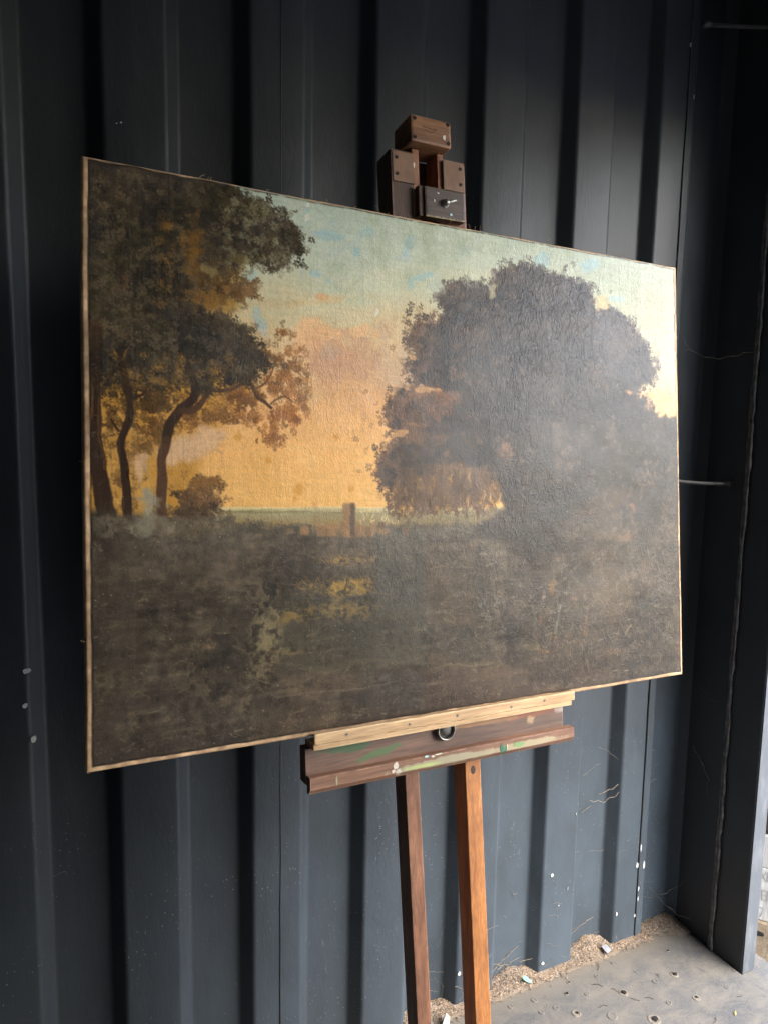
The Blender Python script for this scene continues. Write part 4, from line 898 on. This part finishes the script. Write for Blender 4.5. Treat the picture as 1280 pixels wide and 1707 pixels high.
# ================================================================ litter along the foot of the wall
def ground_h(x, y):
    """height of the drifted husks"""
    n = (x - X0)/PER; k = n - math.floor(n)
    bay = max(0., 1 - abs(k*PER - (PROUD + PER)/2 - .0)/.085)           # deepest inside the recessed bays
    near = max(0., min(1., (y + .045)/.07))
    h = .020*bay*near*near*(.35 + .9*max(0, mnoise.noise((x*4, 2., 0)) + .35) + (1.1 if 1.34 < x < 1.54 else 0)) + .007*max(0., min(1., (y + .05)/.05))
    corner = max(0., 1 - math.hypot(x - 1.74, y - .02)/.13); h += .004*corner
    if x > 1.66: h *= .45
    if x > 1.70: h += .006*max(0, 1 - abs(x - 1.775)/.05)*max(0., min(1, (y + .26)/.1))
    return h + .002*mnoise.noise((x*60, y*60, 0))
M_DUST = NT('husk drift'); t = M_DUST
M_DUST = t.done(t.mix(t.ramp(t.voronoi(260), [(.1, 0), (.5, 1)]), (.120, .092, .066), (.24, .19, .14)), .9, t.bump(t.noise(420, 3), .8, .003))
bm = bmesh.new(); nx, ny = 300, 26; grid = []
for i in range(nx + 1):
    x = .20 + 1.588*i/nx; row = []
    for j in range(ny + 1):
        y = -.062 + .097*j/ny; row.append(bm.verts.new((x, y, ground_h(x, y) - .0015*(1 if j == 0 else 0))))
    grid.append(row)
for i in range(nx):
    for j in range(ny):
        xm = (grid[i][j].co.x + grid[i+1][j].co.x)/2; y = grid[i][j].co.y
        if ground_h(xm, y) > .0022: bm.faces.new((grid[i][j], grid[i+1][j], grid[i+1][j+1], grid[i][j+1]))
bmesh.ops.delete(bm, geom=[v for v in bm.verts if not v.link_faces], context='VERTS')
link('husk_drift', from_bm(bm), M_DUST, smooth=True, kind='stuff', label='fine pale dust and husks drifted against the wall foot', cat='debris')
def husks(name, n, place, cols, lab, smin=.0045, smax=.0105):
    rr = random.Random(n); verts = []; faces = []; mats = []
    for _ in range(n):
        p = place(rr)
        if p is None: continue
        L = rr.uniform(smin, smax); w = L*rr.uniform(.22, .4); R = Matrix.Rotation(rr.uniform(0, 6.28), 3, 'Z') @ Matrix.Rotation(rr.uniform(-.6, .6), 3, 'Y') @ Matrix.Rotation(rr.uniform(-.8, .8), 3, 'X')
        k = len(verts)
        for q in ((-L/2, 0, 0), (0, -w/2, 0), (L/2, 0, 0), (0, w/2, 0), (0, 0, w*.4)): verts.append(Vector(p) + R @ Vector(q))
        faces += [(k, k+1, k+4), (k+1, k+2, k+4), (k+2, k+3, k+4), (k+3, k, k+4), (k+3, k+2, k+1, k)]; m = rr.randrange(len(cols)); mats += [m]*5
    me = bpy.data.meshes.new(name); me.from_pydata(verts, [], faces)
    for c in cols: me.materials.append(c)
    me.polygons.foreach_set('material_index', mats)
    return link(name, me, None, kind='stuff', label=lab, cat='debris')
HUSK = [simple('husk tan', (.34, .23, .145), .8), simple('husk pale', (.44, .35, .24), .8), simple('husk brown', (.13, .075, .042), .8), simple('husk grey', (.28, .26, .24), .8)]
def place_bay(rr):
    x = rr.uniform(.55, 1.785); y = .034 - abs(rr.gauss(0, .030))
    if y < -.07: return None
    n = (x - X0)/PER; k = (n - math.floor(n))*PER
    if y > 0 and (k < PROUD + .008 or k > PER - .012): y = -abs(y)*.5
    h = ground_h(x, y)
    return (x, y, h + .0015) if h > .0035 or rr.random() < .12 else None
husks('husk_litter', 16000, place_bay, HUSK, 'brown seed husks heaped in the wall recesses')
def place_floor(rr):
    x = rr.uniform(1.0, 1.79); y = -rr.random()**1.6*.5 - .02
    if rr.random() < .35: x = 1.775 - abs(rr.gauss(0, .018)); y = rr.uniform(-.27, 0)
    return (x, y, .0018)
husks('floor_crumbs', 330, place_floor, HUSK[2:] + HUSK[:1], 'tiny crumbs scattered over the floorboards', .0018, .0050)

# a teal leaf, grey shards, twigs
def flake(name, pts, at, rot, m, lab, cat, th=.0008, curl=0.):
    bm = bmesh.new(); bm_prism(bm, pts, (1, 0, 0), (0, 1, 0), (0, 0, 1), 0, th)
    bmesh.ops.subdivide_edges(bm, edges=bm.edges, cuts=1)
    for v in bm.verts: v.co.z += curl*v.co.x*v.co.x
    o = link(name, from_bm(bm), m, None, at, label=lab, cat=cat); o.rotation_euler = rot; return o
flake('leaf', [(-.017, 0), (-.010, .0050), (.002, .0058), (.012, .0030), (.018, 0), (.012, -.0040), (.002, -.0062), (-.010, -.0052)], (1.185, -.016, .0195), (.9, .62, -.35), simple('teal leaf', (.17, .40, .36), .6), 'small teal leaf lying on the husks by the wall', 'leaf', .0007, 9)
flake('grey_shard', [(-.022, -.012), (.016, -.010), (.022, .006), (-.010, .013)], (.905, -.045, .015), (.9, -.3, .9), simple('grey shard', (.30, .31, .32), .7), 'grey angular shard leaning by the easel foot', 'shard', .002)
flake('grey_chip', [(-.012, -.009), (.010, -.010), (.013, .006), (-.008, .010)], (.862, -.030, .014), (.5, .2, .2), simple('slate chip', (.13, .15, .17), .7), 'small slate coloured chip beside the grey shard', 'chip', .002)
flake('grey_flake', [(-.016, -.012), (.012, -.014), (.020, .004), (-.004, .013)], (1.475, -.018, .018), (.3, .1, .5), simple('grey flake', (.24, .25, .27), .8), 'flat grey paint flake on the husk heap', 'flake', .0015)
flake('yellow_leaf', [(-.010, 0), (0, .0035), (.011, 0), (0, -.003)], (1.640, -.335, .0025), (0, 0, .6), simple('dry leaf', (.36, .30, .10), .7), 'tiny dry yellow leaf on the bare floor', 'leaf')
bm = bmesh.new(); rr = random.Random(31)      # dusty cobweb strands clinging to the wall
def strand(p, q, sag, rad, n=9, wob=.006):
    pts = []
    for k in range(n + 1):
        s = k/n; P = Vector(p).lerp(Vector(q), s); P.z -= sag*4*s*(1 - s); P += Vector((mnoise.noise(P*50), .25*mnoise.noise(P*50 + Vector((9, 0, 0))), mnoise.noise(P*50 + Vector((0, 9, 0)))))*wob; pts.append(P)
    bm_tube(bm, pts, [rad*(.5 + .9*abs(mnoise.noise(P*130 + Vector((0, 0, 3))))) for P in pts], 5)
for (p, q, sag, rad) in [((1.395, -.002, .500), (1.505, -.004, .500), .014, .0019), ((1.455, .020, .495), (1.505, .0, .522), .0, .0030), ((1.395, .030, .445), (1.43, .030, .462), .0, .0016), ((1.395, .030, .56), (1.46, .028, .585), 0, .0009), ((1.61, -.004, .645), (1.66, .03, .70), 0, .0022), ((1.63, .03, .60), (1.68, .03, .585), 0, .0018), ((1.65, .03, .49), (1.70, .034, .53), -.004, .0014),
                         ((1.10, .034, .03), (1.19, .034, .085), -.006, .0025), ((1.10, .034, .055), (1.17, .034, .02), 0, .0018), ((1.13, .034, .01), (1.15, .034, .075), 0, .0020), ((1.16, .034, .02), (1.215, .004, .060), 0, .0026), ((1.12, .034, .035), (1.20, .034, .05), .003, .0022), ((1.37, .034, .045), (1.47, .034, .085), -.01, .0020), ((1.785, -.02, .60), (1.784, -.09, .52), 0, .0026), ((1.784, -.08, .53), (1.784, -.085, .48), 0, .0013), ((1.784, -.02, .80), (1.784, -.10, .77), .01, .0008), ((1.70, .03, .12), (1.784, -.06, .05), .02, .0011), ((1.66, .03, .10), (1.784, -.03, .16), .02, .0010), ((1.66, .03, .22), (1.72, .034, .26), 0, .0009),
                         ((.85, .02, .15), (.92, .0, .12), .006, .0009), ((.80, .034, .17), (.86, .03, .20), 0, .0007), ((.87, .03, .05), (.91, .01, .02), 0, .0008), ((-.06, .034, .60), (.02, .034, .63), -.006, .0005), ((-.07, .03, .56), (-.03, .03, .58), -.01, .0007), ((1.45, .03, .64), (1.50, 0, .60), -.004, .0008), ((1.70, .034, 1.80), (1.784, -.13, 1.785), .02, .0010), ((1.65, 0, 1.83), (1.72, .03, 1.79), 0, .0006)]:
    strand(p, q, sag, rad*.62, 14, .009)
for k in range(60):
    x = rr.uniform(.8, 1.78); z = .02 + rr.random()**3*.5; n = (x - X0)/PER; y = 0. if (n - math.floor(n))*PER < PROUD else DEEP - .003
    strand((x, y - .002, z), (x + rr.gauss(0, .022), y - .003, z + rr.gauss(0, .016)), 0, .0005, 5)
link('cobweb', from_bm(bm), simple('dusty web', (.20, .165, .125), .9, 0, .3, 90), wall, kind='stuff')
bm = bmesh.new()
for k in range(13):
    x = rr.uniform(1.15, 1.75); y = -rr.random()*.36 - .03; a_ = rr.uniform(0, 6.28); L = rr.uniform(.008, .03)
    bm_tube(bm, [(x, y, .0016), (x + L*.5*math.cos(a_) + .002, y + L*.5*math.sin(a_), .0024), (x + L*math.cos(a_ + .3), y + L*math.sin(a_ + .3), .0016)], .0007, 5)
link('twig_bits', from_bm(bm), simple('twig', (.06, .045, .032), .8), None, kind='stuff', label='thin dark twig bits strewn over the grey floor', cat='debris')

# ================================================================ just outside the open end
t = NT('yard paving')
M_YARD = t.done(t.mix(t.ramp(t.noise(1.6, 6, .6), [(.3, 0), (.7, 1)]), (.27, .265, .255), (.38, .375, .365)), .9, t.bump(t.noise(60, 4), .5, .01))
bm = bmesh.new(); s = 400
bm.faces.new([bm.verts.new(p) for p in ((-s, -s, -.22), (s, -s, -.22), (s, s, -.22), (-s, s, -.22))])
link('ground', from_bm(bm), M_YARD, kind='structure', label='pale paved yard outside')
W_WHITE = wood('whitewashed board', (.50, .47, .42), (.68, .65, .60), 'Z', .75, .35)
W_BLOCK = wood('weathered pallet wood', (.26, .185, .115), (.46, .36, .25), 'X', .8, .3)
GZ = -.22
P0 = Vector((2.12, -.034, 0)); FACE = Matrix.Translation(P0) @ Matrix(((.57, .8216, 0, 0), (-.8216, .57, 0, 0), (0, 0, 1, 0), (0, 0, 0, 1)))   # local x along the face, y away, z up
def oroot(name, x, y, z, **kw): return empty(name, FACE @ Vector((x, y, z)), **kw)
def opart(root, name, lo, hi, m, bev=.003, parent=None, wobble=0.):
    bm = bmesh.new(); bm_box(bm, lo, hi, bev); bmesh.ops.transform(bm, matrix=Matrix.Translation(-root.location) @ FACE, verts=bm.verts); return link(name, from_bm(bm), m, parent or root)
crate = oroot('crate', 0, .15, -.068, label='whitewashed wooden crate with stencilled letters outside the post', cat='crate')
opart(crate, 'board', (-.20, 0, -.068), (.16, .022, .118), W_WHITE); opart(crate, 'board', (-.20, .001, .1205), (.16, .022, .232), W_WHITE)
opart(crate, 'side_board', (-.20, .0225, -.068), (-.18, .30, .230), W_WHITE); opart(crate, 'side_board', (.14, .0225, -.068), (.16, .30, .230), W_WHITE); opart(crate, 'back_board', (-.1795, .28, -.068), (.1395, .30, .230), W_WHITE); opart(crate, 'base_board', (-.1795, .0225, -.0675), (.1395, .2795, -.05), W_WHITE)
M_INK = simple('faded grey stencil ink', (.36, .34, .31), .85, 0, .2)
def lettering(txt, x, z, size):
    cu = bpy.data.curves.new('lettering', 'FONT'); cu.body = txt; cu.size = size; cu.extrude = .0004; cu.space_character = .9
    tmp = bpy.data.objects.new('lettering_curve', cu); COL.objects.link(tmp)
    dg = bpy.context.evaluated_depsgraph_get(); me = bpy.data.meshes.new_from_object(tmp.evaluated_get(dg)); bpy.data.objects.remove(tmp, do_unlink=True)
    me.materials.clear(); me.transform(Matrix.Translation(-crate.location) @ FACE @ Matrix.Translation((x, -.0006, z)) @ Rx(math.pi/2) @ Matrix.Diagonal((.62, 1, 1, 1)))
    link('lettering', me, M_INK, crate)
lettering('XN', .008, .072, .050); lettering('UEN', -.006, .004, .056); lettering('17', .000, -.058, .054)
bx = oroot('dark_box', 0, .16, .234, label='dark brown wooden box standing on the whitewashed crate', cat='box')
opart(bx, 'body', (-.17, .012, .234), (.15, .28, .46), wood('dark brown box wood', (.030, .018, .012), (.065, .036, .022), 'X', .6))
opart(bx, 'batten', (-.19, -.004, .330), (.16, .0115, .362), wood('pinkish batten', (.30, .17, .11), (.46, .30, .21), 'X', .7))
pal = oroot('pallet_block', 0, .15, GZ, label='weathered brown timber block with a hand slot under the crate', cat='block')
body = opart(pal, 'timber', (-.21, -.012, GZ), (.18, .30, -.0695), W_BLOCK, .006)
def slot(bm):
    pts = [(.006 + .030*math.copysign(abs(math.cos(a_))**.6, math.cos(a_)), -.110 + .009*math.copysign(abs(math.sin(a_))**.8, math.sin(a_))) for a_ in [6.2832*k/20 for k in range(20)]]
    bm_prism(bm, pts, (1, 0, 0), (0, 0, 1), (0, -1, 0), .0105, .0128)
bm = bmesh.new(); slot(bm); bmesh.ops.transform(bm, matrix=Matrix.Translation(-pal.location) @ FACE, verts=bm.verts); link('hand_slot', from_bm(bm), M_HOLE, body)
plant = empty('weed', (2.050, -.150, GZ), label='small green weed sprouting at the foot of the timber block', cat='plant')
M_LEAF = simple('weed leaf', (.055, .13, .030), .5, 0, .3, 80)
for k in range(9):
    a_ = k*2.4; L = .035 + .02*RND.random(); bm = bmesh.new(); top = Vector((.02*math.cos(a_), .02*math.sin(a_), .02 + .035*RND.random())); d = Vector((math.cos(a_), math.sin(a_), .25)); s_ = Vector((-math.sin(a_), math.cos(a_), 0))
    ring_ = [top, top + d*L*.3 + s_*L*.24, top + d*L*.65 + s_*L*.2, top + d*L, top + d*L*.65 - s_*L*.2, top + d*L*.3 - s_*L*.24]; c_ = bm.verts.new(top + d*L*.5 - Vector((0, 0, .003))); vv = [bm.verts.new(p) for p in ring_]
    for i in range(6): bm.faces.new((c_, vv[i], vv[(i+1) % 6]))
    bm_tube(bm, [(0, 0, 0), top*.6, top], .0012, 5); link('leaf', from_bm(bm), M_LEAF, plant)
